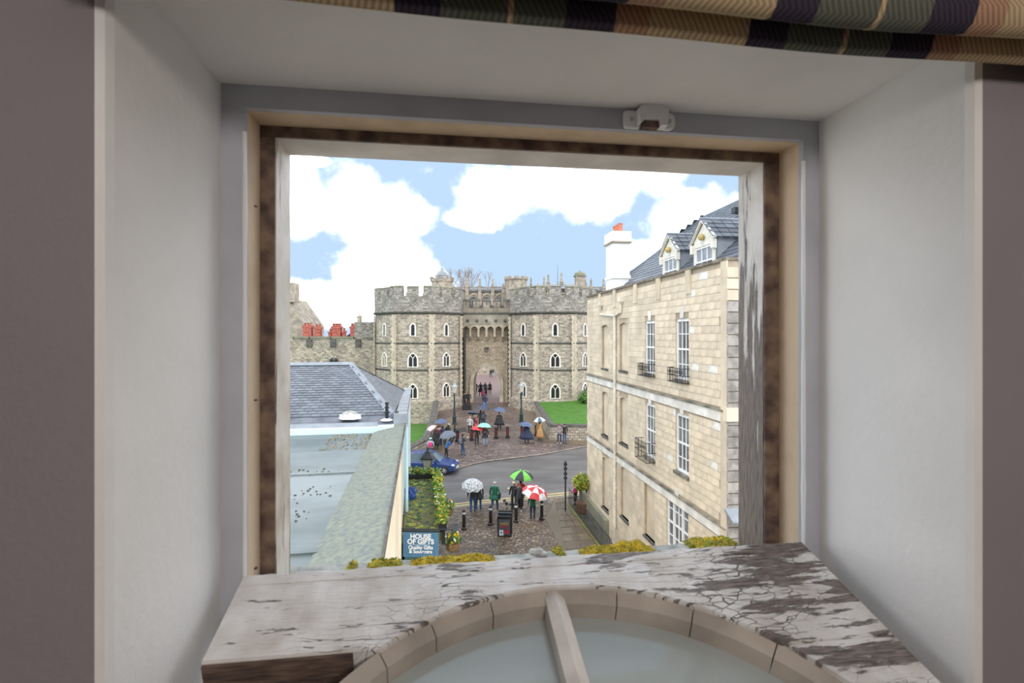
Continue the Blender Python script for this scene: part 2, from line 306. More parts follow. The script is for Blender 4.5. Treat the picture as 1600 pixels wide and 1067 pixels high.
def cobble(name, c1, c2, c3, joint, size, rough=.4, asp=1.4):
    m = bpy.data.materials.new(name); m.use_nodes = True; t = m.node_tree; b = t.nodes['Principled BSDF']; L = t.links.new
    tcn = t.nodes.new('ShaderNodeTexCoord'); mp = t.nodes.new('ShaderNodeMapping'); mp.inputs['Scale'].default_value = (1/size/asp, 1/size, 1); mp.inputs['Rotation'].default_value = (0, 0, .15); L(tcn.outputs['UV'], mp.inputs[0])
    v = t.nodes.new('ShaderNodeTexVoronoi'); v.inputs['Scale'].default_value = 1; v.inputs['Randomness'].default_value = .75; L(mp.outputs[0], v.inputs['Vector'])
    d = t.nodes.new('ShaderNodeTexVoronoi'); d.feature = 'DISTANCE_TO_EDGE'; d.inputs['Scale'].default_value = 1; d.inputs['Randomness'].default_value = .75; L(mp.outputs[0], d.inputs['Vector'])
    sp = t.nodes.new('ShaderNodeSeparateColor'); L(v.outputs['Color'], sp.inputs[0])
    r = t.nodes.new('ShaderNodeValToRGB'); e = r.color_ramp.elements; e[0].color = (*c1, 1); e[1].color = (*c3, 1); q = e.new(.5); q.color = (*c2, 1); L(sp.outputs[0], r.inputs[0])
    n = t.nodes.new('ShaderNodeTexNoise'); n.inputs['Scale'].default_value = .35; n.inputs['Detail'].default_value = 6; L(tcn.outputs['UV'], n.inputs['Vector'])
    k = t.nodes.new('ShaderNodeMapRange'); k.inputs['From Min'].default_value = .3; k.inputs['From Max'].default_value = .7; k.inputs['To Min'].default_value = .65; k.inputs['To Max'].default_value = 1.25; L(n.outputs['Fac'], k.inputs['Value'])
    h = t.nodes.new('ShaderNodeVectorMath'); h.operation = 'SCALE'; L(r.outputs[0], h.inputs[0]); L(k.outputs[0], h.inputs['Scale'])
    jm = t.nodes.new('ShaderNodeMapRange'); jm.inputs['From Min'].default_value = .03; jm.inputs['From Max'].default_value = .14; L(d.outputs['Distance'], jm.inputs['Value'])
    x = t.nodes.new('ShaderNodeMix'); x.data_type = 'RGBA'; L(jm.outputs[0], x.inputs['Factor']); x.inputs['A'].default_value = (*joint, 1); L(h.outputs[0], x.inputs['B']); L(x.outputs['Result'], b.inputs['Base Color'])
    rr = t.nodes.new('ShaderNodeMapRange'); rr.inputs['From Min'].default_value = .35; rr.inputs['From Max'].default_value = .65; rr.inputs['To Min'].default_value = rough-.15; rr.inputs['To Max'].default_value = rough+.2; L(n.outputs['Fac'], rr.inputs['Value']); L(rr.outputs[0], b.inputs['Roughness'])
    bp = t.nodes.new('ShaderNodeBump'); bp.inputs['Distance'].default_value = .02; L(jm.outputs[0], bp.inputs['Height']); L(bp.outputs[0], b.inputs['Normal'])
    MATS[name] = m; return m
COB = cobble('wet red setts', (.12, .085, .075), (.21, .15, .125), (.33, .25, .21), (.09, .065, .055), .19, .42, 1.5)
COBN = cobble('wet brown cobbles', (.12, .085, .06), (.23, .155, .10), (.38, .29, .21), (.065, .048, .038), .15, .42, 1.3)
COURT = stone('pink courtyard setts', (.33, .215, .20), (.26, .18, .17), (.22, .15, .14), .4, .3, None, .01, .5)
WALLST = stone('low wall stone', (.52, .46, .36), (.35, .30, .24), (.13, .11, .09), .42, .24, (.2, .18, .14, .3), .03)
GLASSP = glass('milky pane', (.80, .86, .84), .16)
_t = GLASSP.node_tree; _d = _t.nodes.new('ShaderNodeBsdfDiffuse'); _d.inputs[0].default_value = (.66, .71, .69, 1); _m = _t.nodes.new('ShaderNodeMixShader'); _m.inputs[0].default_value = .55  # pale diffuse layer mixed over the clear glass
_o = [n for n in _t.nodes if n.type == 'OUTPUT_MATERIAL'][0]; _t.links.new(_o.inputs[0].links[0].from_socket, _m.inputs[1]); _t.links.new(_d.outputs[0], _m.inputs[2]); _t.links.new(_m.outputs[0], _o.inputs[0])
WGLASS = mat('window pane grey', (.16, .165, .17), .08, .35, .8, spec=.8)

# ------------------------------------------------------------------ pixel rays of the photograph put on real surfaces
GY = [(0, -.55), (30, -.4), (42, .2), (66, 1.34), (105, 2.05), (400, 2.05)]
def gz(y):
    for (a, za), (b, zb) in zip(GY, GY[1:]):
        if y <= b: return za+(zb-za)*(y-a)/(b-a)
    return GY[-1][1]
def at(px, py, y): return Vector(((px-800)/F*y, y, EYE+(HZ-py)/F*y))
def G(px, py):                       # where a line of sight meets the street
    k = (py-HZ)/F; lo, hi = 2.0, 300.0
    for _ in range(50):
        m = (lo+hi)/2
        if EYE-k*m > gz(m): lo = m
        else: hi = m
    return Vector(((px-800)/F*lo, lo, gz(lo)))
def clip(poly, a, sgn):
    out = []
    for i, p in enumerate(poly):
        q = poly[(i+1) % len(poly)]; dp, dq = (p[1]-a)*sgn, (q[1]-a)*sgn
        if dp >= 0: out.append(p)
        if (dp > 0 > dq) or (dp < 0 < dq):
            t = dp/(dp-dq); out.append((p[0]+(q[0]-p[0])*t, a))
    return out
def ground(name, poly, m, dz, label, skirt=True):
    b = MB(); ys = [g[0] for g in GY]
    for a, c in zip(ys, ys[1:]):
        p = clip(clip(poly, a, 1), c, -1)
        if len(p) > 2: b.face([(x, y, gz(min(max(y, a), c))+dz) for x, y in p])
    if skirt:
        for p, q in zip(poly, poly[1:]+poly[:1]): b.face([(p[0], p[1], gz(p[1])+dz), (q[0], q[1], gz(q[1])+dz), (q[0], q[1], gz(q[1])-.05), (p[0], p[1], gz(p[1])-.05)])
    return struct(b.build(name, m), label)
def gp(*pts): return [tuple(G(*p)[:2]) for p in pts]
# ================================================================== THE ROOM AND ITS WINDOW (local axes: u along the wall, D out of the window, z from eye height)
WA = R(8); WL = (0, 0, EYE)
U0, U1, ZB, ZT = -.317, .647, -.56, .37      # plaster opening
def rect(u0, u1, z0, z1, D): return [(u0, D, z0), (u1, D, z0), (u1, D, z1), (u0, D, z1)]
b = MB(); e = .010
b.loft([rect(-2.0, 2.4, -1.7, 1.0, .54), rect(U0-e, U1+e, ZB-e, ZT+e, .54)], False, 0)
b.loft([rect(U0-e, U1+e, ZB-e, ZT+e, .54), rect(U0-e*.3, U1+e*.3, ZB-e*.3, ZT+e*.3, .5435), rect(U0, U1, ZB, ZT, .553), rect(U0, U1, ZB, ZT, .95)], False, 1)
b.loft([rect(U0, U1, ZB, ZT, .95), rect(-2.0, 2.4, -1.7, 1.0, .95)], False, 2)
b.loft([rect(-2.0, 2.4, -1.7, 1.0, .54), rect(-2.0, 2.4, -1.7, 1.0, .95)], False, 2)
struct(b.build('wall_front', [MAUVE, PLASTER, CREAMW], None, WL, WA, fix=True), 'mauve painted room wall with a deep white plastered window opening')
for nm, bx, m in (('wall_left', (-2.05, -2.0, -3, .54, -1.7, 1.0), MAUVE), ('wall_right', (2.4, 2.45, -3, .54, -1.7, 1.0), MAUVE), ('wall_back', (-2.05, 2.45, -3.05, -3, -1.7, 1.0), MAUVE),
                  ('floor', (-2.05, 2.45, -3.05, .95, -1.75, -1.7), RAWW), ('ceiling', (-2.05, 2.45, -3.05, .95, 1.0, 1.05), PLASTER)):
    struct(MB().box(*bx).build(nm, m, None, WL, WA))
struct(MB().box(-6, 6, .56, .95, -10.8, -1.75).box(-6, -2.05, .56, .95, -1.75, 1.05).box(2.45, 6, .56, .95, -1.75, 1.05).build('wall_outer', CREAMW, None, WL, WA), 'outer wall of the house the photograph is taken from')
# invented lamp, unseen behind the camera, added to brighten the room side
lampE = thing('added_room_lamp', 'unseen white lamp added behind the camera to brighten the room side', 'lamp', Vector(WL)+Matrix.Rotation(WA, 3, 'Z')@Vector((.3, -1.3, 0)), WA)
MB().lathe([(.06, 1.0), (.06, .97), (.012, .96), (.012, .80)], 12).build('added_lamp_rose', WHITEP, lampE)
MB().lathe([(.03, .80), (.15, .74), (.17, .66), (.10, .58), (.02, .56)], 16).build('added_lamp_shade', WHITEP, lampE, smooth=True)
pl = bpy.data.lights.new('room_fill_light', 'POINT'); pl.energy = 34; pl.color = (1, .93, .88); pl.shadow_soft_size = .18
plo = put('room_fill_light', pl, lampE, (0, 0, .38))
# window frame: white face with its shade in the colour, cream lining, dirty rebate, flaking outer jambs
FR = struct(put('window_1', None, None, WL, WA), 'old painted wooden window frame with flaking jambs')
def frame_side(name, pu, m, mats=None):
    return pu.build(name, mats or m, FR)
A0, A1, AZ = -.284, .617, .336; S0, S1, SZ = -.261, .588, .318
mb = MB(); mb.prism([(U0, .80, ZB), (A0, .80, ZB), (A0, .80, AZ), (A1, .80, AZ), (A1, .80, ZB), (U1, .80, ZB), (U1, .80, ZT), (U0, .80, ZT)], (0, .012, 0)); frame_side('face_moulding', mb, SHADEDP)
frame_side('jamb_lining', MB().box(U0, A0, .812, .863, ZB, AZ), CREAM); frame_side('jamb_lining', MB().box(A1, U1, .812, .863, ZB, AZ), CREAM); frame_side('head_lining', MB().box(U0, U1, .812, .863, AZ, ZT), CREAM)
# raised paint ridge along the lining edge
frame_side('paint_ridge', MB().tube([(A0, .80, -.5+.04*i) for i in range(21)], [.0022+.0012*random.random() for i in range(21)], 6), WHITEP)
frame_side('paint_ridge', MB().tube([(A1, .80, -.5+.04*i) for i in range(21)], [.0025+.002*random.random() for i in range(21)], 6), WHITEP)
frame_side('rebate_stop', MB().box(U0, S0-.001, .863, .868, ZB, SZ), DARKW); frame_side('rebate_stop', MB().box(S1+.001, U1, .863, .868, ZB, SZ), DARKW); frame_side('rebate_stop', MB().box(U0, U1, .863, .868, SZ+.001, ZT), DARKW)
frame_side('outer_jamb', MB().box(U0, S0, .868, .946, ZB, SZ), PEELL); frame_side('outer_jamb', MB().box(S1, U1, .868, .946, ZB, SZ), PEELV); frame_side('outer_head', MB().box(U0, U1, .868, .946, SZ, ZT), PEELH)
frame_side('bottom_rail', MB().box(U0, U1, .868, .93, ZB, -.43), RAWW)
for zz in (-.36, -.1, .2): frame_side('nail_head', MB().lathe([(.004, 0), (.0035, .002)], 8, (A0+.0005, .84, zz)), DARKW)
# window catch on the head
ct = thing('window_catch', 'white painted metal catch keeper on the window head', 'catch', WL, WA)
def rr(u0, u1, z0, z1, D, r, n=4):
    pts = []
    for cx, cz, a0 in ((u1-r, z1-r, 0), (u0+r, z1-r, 90), (u0+r, z0+r, 180), (u1-r, z0+r, 270)):
        for i in range(n+1):
            a = R(a0+90*i/n); pts.append((cx+r*math.cos(a), D, cz+r*math.sin(a)))
    return pts
def catch_piece(name, u0, u1, z0, z1, d, r):
    MB().loft([rr(u0, u1, z0, z1, .80, r), rr(u0, u1, z0, z1, .80-d*.7, r), rr(u0+d*.3, u1-d*.3, z0+d*.3, z1-d*.3, .80-d, r*.8)]).build(name, WHITEP, ct, smooth=False)
cu = .338
catch_piece('mounting_ear', cu-.044, cu-.014, .337, .366, .007, .006); catch_piece('mounting_ear', cu+.016, cu+.044, .337, .366, .007, .010)
bm_ = MB(); prof = [(cu-.022, .338), (cu-.012, .348), (cu+.012, .348), (cu+.013, .338), (cu+.024, .338), (cu+.026, .366), (cu+.018, .372), (cu-.014, .372), (cu-.024, .364)]
bm_.prism([(u, .80, z) for u, z in prof], (0, -.022, 0)); bm_.build('keeper_bridge', WHITEP, ct)
MB().box(cu-.014, cu+.013, .787, .7995, .337, .3475).build('keeper_slot', DARKW, ct)
for du in (-.031, .033): MB().tube([(cu+du, .795, .351), (cu+du, .7915, .351)], .0035, 8).build('screw', SHADEDP, ct)
# outer stone sill with moss
WLS = (0, 0, EYE-.017)
b = MB()
for i in range(24):
    pass
rings = []
for i in range(25):
    u = -.32+.97*i/24; j = lambda s: random.uniform(-s, s)
    rings.append([(u, .88, -.50), (u, 1.03+j(.004), -.50), (u, 1.03+j(.004), -.428+j(.003)), (u, 1.012, -.418+j(.002)), (u, .95, -.412+j(.002)), (u, .88, -.408)])
b.loft(rings); sill = struct(b.build('trim_1', mat('lichened stone sill', (.50, .48, .44), .9, .2, 40, .003, 90, col2=(.25, .26, .24)), None, WLS, WA, smooth=False), 'lichened stone window sill')
def moss(u0, u1, d0, num, label, mats):
    b = MB()
    for i in range(num):
        t = random.random(); u = u0+(u1-u0)*t; ed = min(t, 1-t)*2
        r = random.uniform(.0022, .0050)*(0.6+.6*min(1, ed*3)); d = d0+random.uniform(-.024, .022)*min(1, .3+ed*2)
        hgt = random.uniform(-.001, .0035)*min(1, ed*4)
        b.ball((u, d, -.4165+hgt), r, random.randrange(2), 6, (1, 1, .9))
    for i in range(num*2):
        t = random.random(); u = u0+(u1-u0)*t; ed = min(1, min(t, 1-t)*6); p = Vector((u, d0+random.uniform(-.022, .02), -.4155+random.uniform(.001, .007)*ed)); a = Vector((random.gauss(0, 1), random.gauss(0, 1), random.gauss(0, .6)+.5)).normalized()*.0035; c = a.orthogonal()*.4
        b.face([p-a, p+c, p+a, p-c], random.randrange(2))
    tag(b.build('moss_cushion', mats, None, WLS, WA, smooth=False, fix=False), label, 'moss', 'moss on the stone sill', 'stuff')
moss(-.17, -.155, .985, 40, 'tiny yellow moss tuft near the left jamb on the stone sill', [MOSSY, MOSSG])
moss(-.135, -.072, .99, 130, 'small yellow-green moss patch on the sill beside the long moss patch', [MOSSY, MOSSG])
moss(-.055, .105, .985, 420, 'long golden moss cushion on the sill below the gift shop sign', [MOSSY, MOSSY])
moss(.225, .245, 1.0, 50, 'small green moss tuft on the sill below the cobbles', [MOSSG, MOSSY])
moss(.275, .43, .99, 380, 'long yellow moss cushion on the sill below the bollards and cobbles', [MOSSY, MOSSY])
moss(.36, .42, 1.006, 150, 'yellow moss mound on the outer edge of the sill below the flagstones', [MOSSY, MOSSY])
moss(.505, .615, 1.0, 330, 'yellow-green moss strip on the sill below the bay window', [MOSSY, MOSSG])
b = MB(); b.ball((.187, .985, -.405), .013, 0, 7, (1.3, .8, .6)); b.ball((.199, .98, -.409), .009, 0, 6, (1.2, .9, .6))
tag(b.build('mortar_lump', mat('pale mortar', (.6, .57, .54), .9, .2, 60, .002, 80), None, WLS, WA), 'crumbled grey mortar lump on the stone sill', 'mortar')
# tilted arched sash, flaking face up
SA = R(17)
sash = thing('arched_sash', 'weathered white arched window sash with cracked paint, tilted into the room', 'window sash')
sash.location = Matrix.Rotation(WA, 3, 'Z')@Vector((0, .80, -.35))+Vector(WL)
# local x = u, y = -q (towards the room is -y), z = out of the face
sash.rotation_euler = (Matrix.Rotation(WA, 3, 'Z')@Matrix.Rotation(SA, 3, 'X')).to_euler()
ACU, ACQ, AR = .165, .454, .39
def arcq(u, r=AR): return ACQ-math.sqrt(max(r*r-(u-ACU)**2, 0))
def plate(poly_top, th, name, m, z0=0.0, bev=.004):
    b = MB(); cx = sum(p[0] for p in poly_top)/len(poly_top); cy = sum(p[1] for p in poly_top)/len(poly_top)
    b.prism([(u, -q, z0) for u, q in poly_top], (0, 0, -th)); return b.build(name, m, sash)
# rail: strips across its length so that the board edge can wander, arch cut into it
b = MB(); N = 72; rows = []
random.seed(5)
for i in range(N+1):
    u = -.284+.894*i/N; far = .0+random.uniform(-.0012, .0012)
    qe = .145 if u < ACU else .190
    near = min(qe, arcq(u)) if abs(u-ACU) < AR-.002 else qe
    if abs(u-ACU) > .30: near = qe if near > qe-.004 else near
    zt = random.uniform(-.0006, .0006)
    rows.append([(u, -far, zt-.003), (u, -far-.004, zt), (u, -.022, zt), (u, -.0235, zt-.0025), (u, -.025, zt), (u, -near+.002, zt), (u, -near, zt-.003), (u, -near, -.040), (u, -far, -.040)])
b.loft(rows); b.build('top_rail', SASHP, sash)
random.seed(11)
# brown weathered underside edge of the rail on the left, stepped stile below it
b = MB(); b.box(-.284, -.108, -.1485, -.1452, -.039, -.004)
for k in range(5): b.box(-.284, -.108, -.1500+.0004*k, -.1484, -.036+.007*k, -.0325+.007*k)
b.build('rail_edge', RAWW, sash)
pts = [(u, arcq(u)+.0) for u in [ACU+AR*math.sin(R(a)) for a in range(58, 90, 4)]]
plate([(.61, .1915)]+[(.61, .70), (ACU+AR, .70), (ACU+AR, ACQ)]+[(ACU+AR*math.sin(R(a)), ACQ-AR*math.cos(R(a))) for a in range(88, 48, -4)]+[(.455, .1915)], .040, 'stile', SASHP)
plate([(-.284, .147), (-.284, .70), (ACU-AR, .70), (ACU-AR, ACQ)]+[(ACU-AR*math.sin(R(a)), ACQ-AR*math.cos(R(a))) for a in range(88, 40, -4)]+[(-.12, .147)], .020, 'stile', RAWW, -.036)
# curved glazing rebate and putty segments under the arch
def arc_piece(name, a0, a1, r0, r1, z0, z1, m, n):
    rings = []
    for i in range(n+1):
        a = R(a0+(a1-a0)*i/n); s, c = math.sin(a), math.cos(a)
        P = lambda r, z: (ACU+r*s, -(ACQ-r*c), z)
        rings.append([P(r0, z0), P(r1, z0-.012), P(r1, z1), P(r0, z1)])
    MB().loft(rings).build(name, m, sash, smooth=False)
segs = [-90, -62, -50, -38, -27, -14, -1.5, 14, 30, 46, 62, 90]
for a, c in zip(segs, segs[1:]): arc_piece('glazing_bead', a+.12, c-.12, AR+.002, AR-.016, -.006, -.050, BEAD, 8)
b = MB(); b.loft([[(ACU-.013+.0*q, -q, -.012), (ACU+.002, -q, -.006), (ACU+.016, -q, -.014), (ACU+.016, -q, -.050), (ACU-.013, -q, -.050)] for q in (.066, .10, .2, .45, .70)])
b.build('glazing_bar', mat('grey white bar paint', (.66, .60, .54), .5, .12, 14, .001, 40), sash)
for s in (-1, 1):
    pts = [(ACU+s*.012, -.70), (ACU+s*.012, -(ACQ-AR+.012))]+[(ACU+s*(AR-.014)*math.sin(R(a)), -(ACQ-(AR-.014)*math.cos(R(a)))) for a in range(4, 92, 6)]+[(ACU+s*(AR-.014), -.70)]
    MB().prism([(x, y, -.044) for x, y in pts], (0, 0, -.003)).build('glass_pane', GLASSP, sash)
# tartan blind across the top
TART = bpy.data.materials.new('tartan wool'); TART.use_nodes = True
t = TART.node_tree; pb = t.nodes['Principled BSDF']; pb.inputs['Roughness'].default_value = .95; pb.inputs['Specular IOR Level'].default_value = .1
tcn = t.nodes.new('ShaderNodeTexCoord'); sp = t.nodes.new('ShaderNodeSeparateXYZ'); t.links.new(tcn.outputs['Object'], sp.inputs[0])
mf = t.nodes.new('ShaderNodeMath'); mf.operation = 'MULTIPLY_ADD'; t.links.new(sp.outputs['X'], mf.inputs[0]); mf.inputs[1].default_value = 2.75; mf.inputs[2].default_value = .42
fr = t.nodes.new('ShaderNodeMath'); fr.operation = 'FRACT'; t.links.new(mf.outputs[0], fr.inputs[0])
cr = t.nodes.new('ShaderNodeValToRGB'); cr.color_ramp.interpolation = 'CONSTANT'
tan, navy, green, rust = (.60, .45, .27), (.06, .05, .07), (.15, .155, .12), (.50, .30, .19)
els = [(0, tan), (.30, navy), (.42, green), (.60, tan), (.615, green), (.76, navy), (.90, rust)]
cr.color_ramp.elements[0].position = 0; cr.color_ramp.elements[0].color = (*tan, 1); cr.color_ramp.elements[1].position = .30; cr.color_ramp.elements[1].color = (*navy, 1)
for p_, c_ in els[2:]:
    q = cr.color_ramp.elements.new(p_); q.color = (*c_, 1)
t.links.new(fr.outputs[0], cr.inputs[0])
wv = t.nodes.new('ShaderNodeTexWave'); wv.bands_direction = 'DIAGONAL'; wv.inputs['Scale'].default_value = 95; wv.inputs['Distortion'].default_value = .6; t.links.new(tcn.outputs['Object'], wv.inputs['Vector'])
mxx = t.nodes.new('ShaderNodeMix'); mxx.data_type = 'RGBA'; mxx.inputs['Factor'].default_value = .45; mxx.blend_type = 'MULTIPLY'; t.links.new(cr.outputs[0], mxx.inputs['A']); t.links.new(wv.outputs['Color'], mxx.inputs['B']); t.links.new(mxx.outputs['Result'], pb.inputs['Base Color'])
blind = thing('tartan_blind', 'folded tan and navy tartan fabric blind hanging above the window', 'blind', WL, WA)
def fold(name, D, zb, sag, th, top):
    rings = []
    for i in range(41):
        u = -.32+1.5*i/40; z = zb+sag*math.sin(i*.55)*.4+sag*math.sin(i*.21+1)
        prof = [(D+th, top), (D+th, z+.018), (D+th*.6, z+.004), (D, z), (D-th*.6, z+.005), (D-th, z+.02), (D-th*.8, top)]
        rings.append([(u, d, zz) for d, zz in prof])
    MB().loft(rings).build(name, TART, blind, smooth=True)
fold('back_fold', .505, .312, .003, .012, .55); fold('front_fold', .462, .316, .004, .016, .55)
MB().box(-.34, 1.2, .44, .535, .55, .59).build('headrail', WHITEP, blind)
# ================================================================== STREET
random.seed(21)
l0, l1, l2 = G(630, 734), G(668, 712), G(676, 690); l3 = Vector((-8.6, 59.5, gz(59.5)))
LW = [tuple(v[:2]) for v in (l3, l2, l1, l0)]
ground('road', [(-60, 2), (60, 2), (60, 105), (-8.7, 105)]+LW+[(-60, l0.y)], ASPH, 0.0, 'wet grey asphalt road', False)
b = MB(); b.box(-400, 400, 104.9, 600, 1.0, 2.04); struct(b.build('ground_far', COURT), 'ground beyond the castle gate')
far_kerb = [(560, 775), (640, 752), (700, 738), (740, 726), (760, 722), (800, 717), (846, 711.5), (880, 705), (918, 698), (990, 688)]
ground('castle_ramp', gp(*far_kerb[1:])+[(26, 66), (-8.7, 66)]+LW, COB, .06, 'wet red-brown setts rising to the castle gate')
ground('courtyard', [(-8, 66), (6, 66), (14, 105), (-14, 105)], COURT, .065, 'pink paved courtyard beyond the gate', False)
b = MB()
for p, q in zip(far_kerb, far_kerb[1:]):
    P, Q = G(*p), G(*q); d = Vector((0, .18, 0)); b.prism([P+Vector((0, 0, -.05)), Q+Vector((0, 0, -.05)), Q+d+Vector((0, 0, -.05)), P+d+Vector((0, 0, -.05))], (0, 0, .14))
struct(b.build('kerb_far', KERB), 'kerb along the far side of the road')
ground('pavement_right', gp((803, 641), (832, 641), (861, 688), (990, 692), (990, 697), (918, 697), (880, 694), (848, 690), (822, 672)), PAVE, .09, 'wet brown pavement beside the right lawn wall')
ground('pavement_left', gp((640, 733), (672, 712), (682, 690), (698, 655), (716, 650), (713, 668), (704, 690), (690, 712), (655, 737)), PAVE, .09, 'wet brown pavement beside the left lawn wall')
near_kerb = [(652, 800), (688, 797), (760, 789), (820, 783), (868, 778.5), (905, 775), (960, 770)]
ground('cobbled_pavement', gp(*near_kerb[:5])+gp((940, 880), (1010, 1000))+[(3.2, 6), (-6, 6)], COBN, .07, 'wet brown cobbled pavement below the window')
fp = ground('flagged_path', gp((852, 812), (868, 778.5), (885, 777), (930, 850), (985, 960))+[(3.6, 9), (2.4, 9)]+gp((905, 905)), PAVE, .072, 'wet flagstone path by the area railings')
FLAG = mat('wet flagstone', (.22, .165, .11), .25, .2, .9, .004, 14, col2=(.13, .10, .075), rnd=.25)
fa, fb, fc_, fd = [G(*q) for q in ((866, 780), (885, 778.5), (955, 900), (893, 905))]
for i in range(11):
    cuts = [0, random.uniform(.3, .6), 1] if i % 2 else [0, random.uniform(.28, .4), random.uniform(.62, .75), 1]
    for u0_, u1_ in zip(cuts, cuts[1:]):
        Pq = lambda u, v: fa.lerp(fd, v).lerp(fb.lerp(fc_, v), u)
        q = [Pq(u0_+.012, i/11+.003), Pq(u1_-.012, i/11+.003), Pq(u1_-.012, (i+1)/11-.003), Pq(u0_+.012, (i+1)/11-.003)]
        MB().prism([(v.x, v.y, gz(v.y)+.072) for v in q], (0, 0, .02+random.uniform(0, .006))).build('flagstone', FLAG, fp)
for k, s in enumerate((3.2, 6.4)):
    b = MB()
    ln = [(x, y-s) for x, y in near_kerb]
    for p, q in zip(ln, ln[1:]):
        a, c, d, e_ = G(*p), G(*q), G(q[0], q[1]-1.5), G(p[0], p[1]-1.5); z = Vector((0, 0, .006)); b.face([a+z, c+z, d+z, e_+z])
    tag(b.build('yellow_line', YLINE), ['yellow no-parking line nearer the cobbles', 'yellow no-parking line farther out on the asphalt'][k], 'road line', 'double yellow lines')
q_ = [G(793, 764), G(802, 763), G(802, 761), G(793, 762)]; tag(MB().prism([v+Vector((0, 0, .003)) for v in q_], (0, 0, .004)).build('road_mark', YLINE), 'short yellow road mark beside the group with the dog', 'road line')
b = MB()
for p, q in zip(near_kerb, near_kerb[1:]):
    P, Q = G(*p), G(*q); d = Vector((0, -.16, 0)); z = Vector((0, 0, -.05)); b.prism([P+z, Q+z, Q+d+z, P+d+z], (0, 0, .135))
struct(b.build('kerb_near', KERB), 'kerb along the near side of the road')
for nm, p in (('drain_cover', [(708, 820), (716, 820), (714, 838), (704, 838)]), ('steel_plate', [(714, 671), (727, 669), (729, 675), (716, 677)])):
    P = [G(*q) for q in p]; tag(MB().prism([v+Vector((0, 0, .066)) for v in P], (0, 0, .03)).build(nm, mat('dark cover', (.06, .055, .05), .5, .2, 6)), 'dark '+nm.replace('_', ' ')+(' set in the near cobbles' if nm[0] == 'd' else ' set in the setts of the castle ramp'), 'cover')
# lawns and their stone walls
def wall_run(name, pts, h, th, label, cat='wall'):
    e_ = thing(name, label, cat); b = MB(); c = MB()
    for (p, hp), (q, hq) in zip(list(zip(pts, h)), list(zip(pts, h))[1:]):
        P, Q = Vector(p), Vector(q); n = Vector((-(Q-P).y, (Q-P).x, 0)).normalized()*th
        b.loft([[P-Vector((0, 0, .3)), P+n-Vector((0, 0, .3)), P+n+Vector((0, 0, hp)), P+Vector((0, 0, hp))], [Q-Vector((0, 0, .3)), Q+n-Vector((0, 0, .3)), Q+n+Vector((0, 0, hq)), Q+Vector((0, 0, hq))]])
        o = n*.2
        L = lambda S, hh: [S-o+Vector((0, 0, hh)), S+n+o+Vector((0, 0, hh)), S+n+o+Vector((0, 0, hh+.12)), S+n*.5+Vector((0, 0, hh+.22)), S-o+Vector((0, 0, hh+.12))]
        c.loft([L(P, hp), L(Q, hq)])
    b.build('stonework', WALLST, e_); c.build('coping', DSTONE, e_); return e_
r0, r1, r2 = G(833, 640), G(858, 688), G(960, 690)
r0.y = 60.5; r0.x = 2.6; r0.z = gz(60.5)
wall_run('lawn_wall', [r0, r1, r2], [1.15, 1.3, 1.35], .42, 'rubble stone wall with dark coping holding up the large right lawn')
l0, l1, l2 = G(630, 734), G(668, 712), G(676, 690)
l3 = Vector((-8.6, 59.5, gz(59.5)))
wall_run('lawn_wall', [l0, l1, l2, l3], [1.25, 1.3, 1.25, 1.3], .42, 'curved rubble stone wall around the small left lawn')
def lawn(label, pts, bush=None):
    b = MB(); b.prism([Vector(p)-Vector((0, 0, 1.5)) for p in pts], (0, 0, 1.5)); struct(b.build('lawn', GRASS), label)
lawn('bright green lawn right of the gate', [r1+Vector((.3, .3, 1.3)), r2+Vector((4, .3, 1.35)), (14, 60.5, 2.75), (r0.x+.3, 60.5, 2.3)])
lawn('bright green lawn left of the gate', [l0+Vector((-6, .3, .7)), l1+Vector((-.3, .4, .7)), l2+Vector((-.5, .4, .6)), (-9.0, 60.0, -.25), (-9.0, 68, -.25), (-60, 68, -.25), (-60, 45, .3)])
b = MB(); b.leaves((9.2, 58, 3.1), 1.5, 900, .16, 2, (1.3, .8, .6)); b.ball((9.2, 58, 2.9), 1.25, 1, 10, (1.3, .8, .6))
tag(b.build('shrub', [LEAF1, LEAF3], fix=False), 'rounded green shrub on the right lawn by the castle tower', 'shrub')

# ================================================================== CASTLE
def arch(w, h, n=6, pt=1.0):           # pointed arch outline, base at z=0, width w
    r = w*(.5+.28*pt); sp = h-math.sqrt(max(r*r-(r-w/2)**2, 0)); out = [(-w/2, 0), (w/2, 0)]
    a1 = math.acos((r-w/2)/r)
    out += [(w/2-r+r*math.cos(a1*i/n), sp+r*math.sin(a1*i/n)) for i in range(n+1)]
    out += [(-(w/2-r+r*math.cos(a1*i/n)), sp+r*math.sin(a1*i/n)) for i in range(n-1, -1, -1)]
    return out
def arch_ring(b, w, h, t, y0, y1, mi=0):
    o, i = arch(w+2*t, h+t), arch(w, h)
    o = [(x, z-(t*.5 if z <= 0 else 0)) for x, z in o]
    b.loft([[(x, y0, z) for x, z in o], [(x, y0, z) for x, z in i], [(x, y1, z) for x, z in i], [(x, y1, z) for x, z in o], [(x, y0, z) for x, z in o]], False, mi)
def gothic_window(parent, loc, rz, w, h, lights, gm, st=WHITEST):
    b = MB(); arch_ring(b, w, h, .17, -.10, .02); o = b.build('window', st, parent, loc, rz)
    MB().prism([(x, -.02, z) for x, z in arch(w, h)], (0, .02, 0)).build('pane', gm, o)
    if lights == 2:
        b = MB(); b.box(-.05, .05, -.075, -.02, 0, h*.66)
        for s in (-1, 1): b.tube([(0, -.05, h*.62), (s*w*.2, -.05, h*.80), (s*w*.33, -.05, h*.86)], .04, 5)
        b.build('mullion', st, o)
    return o
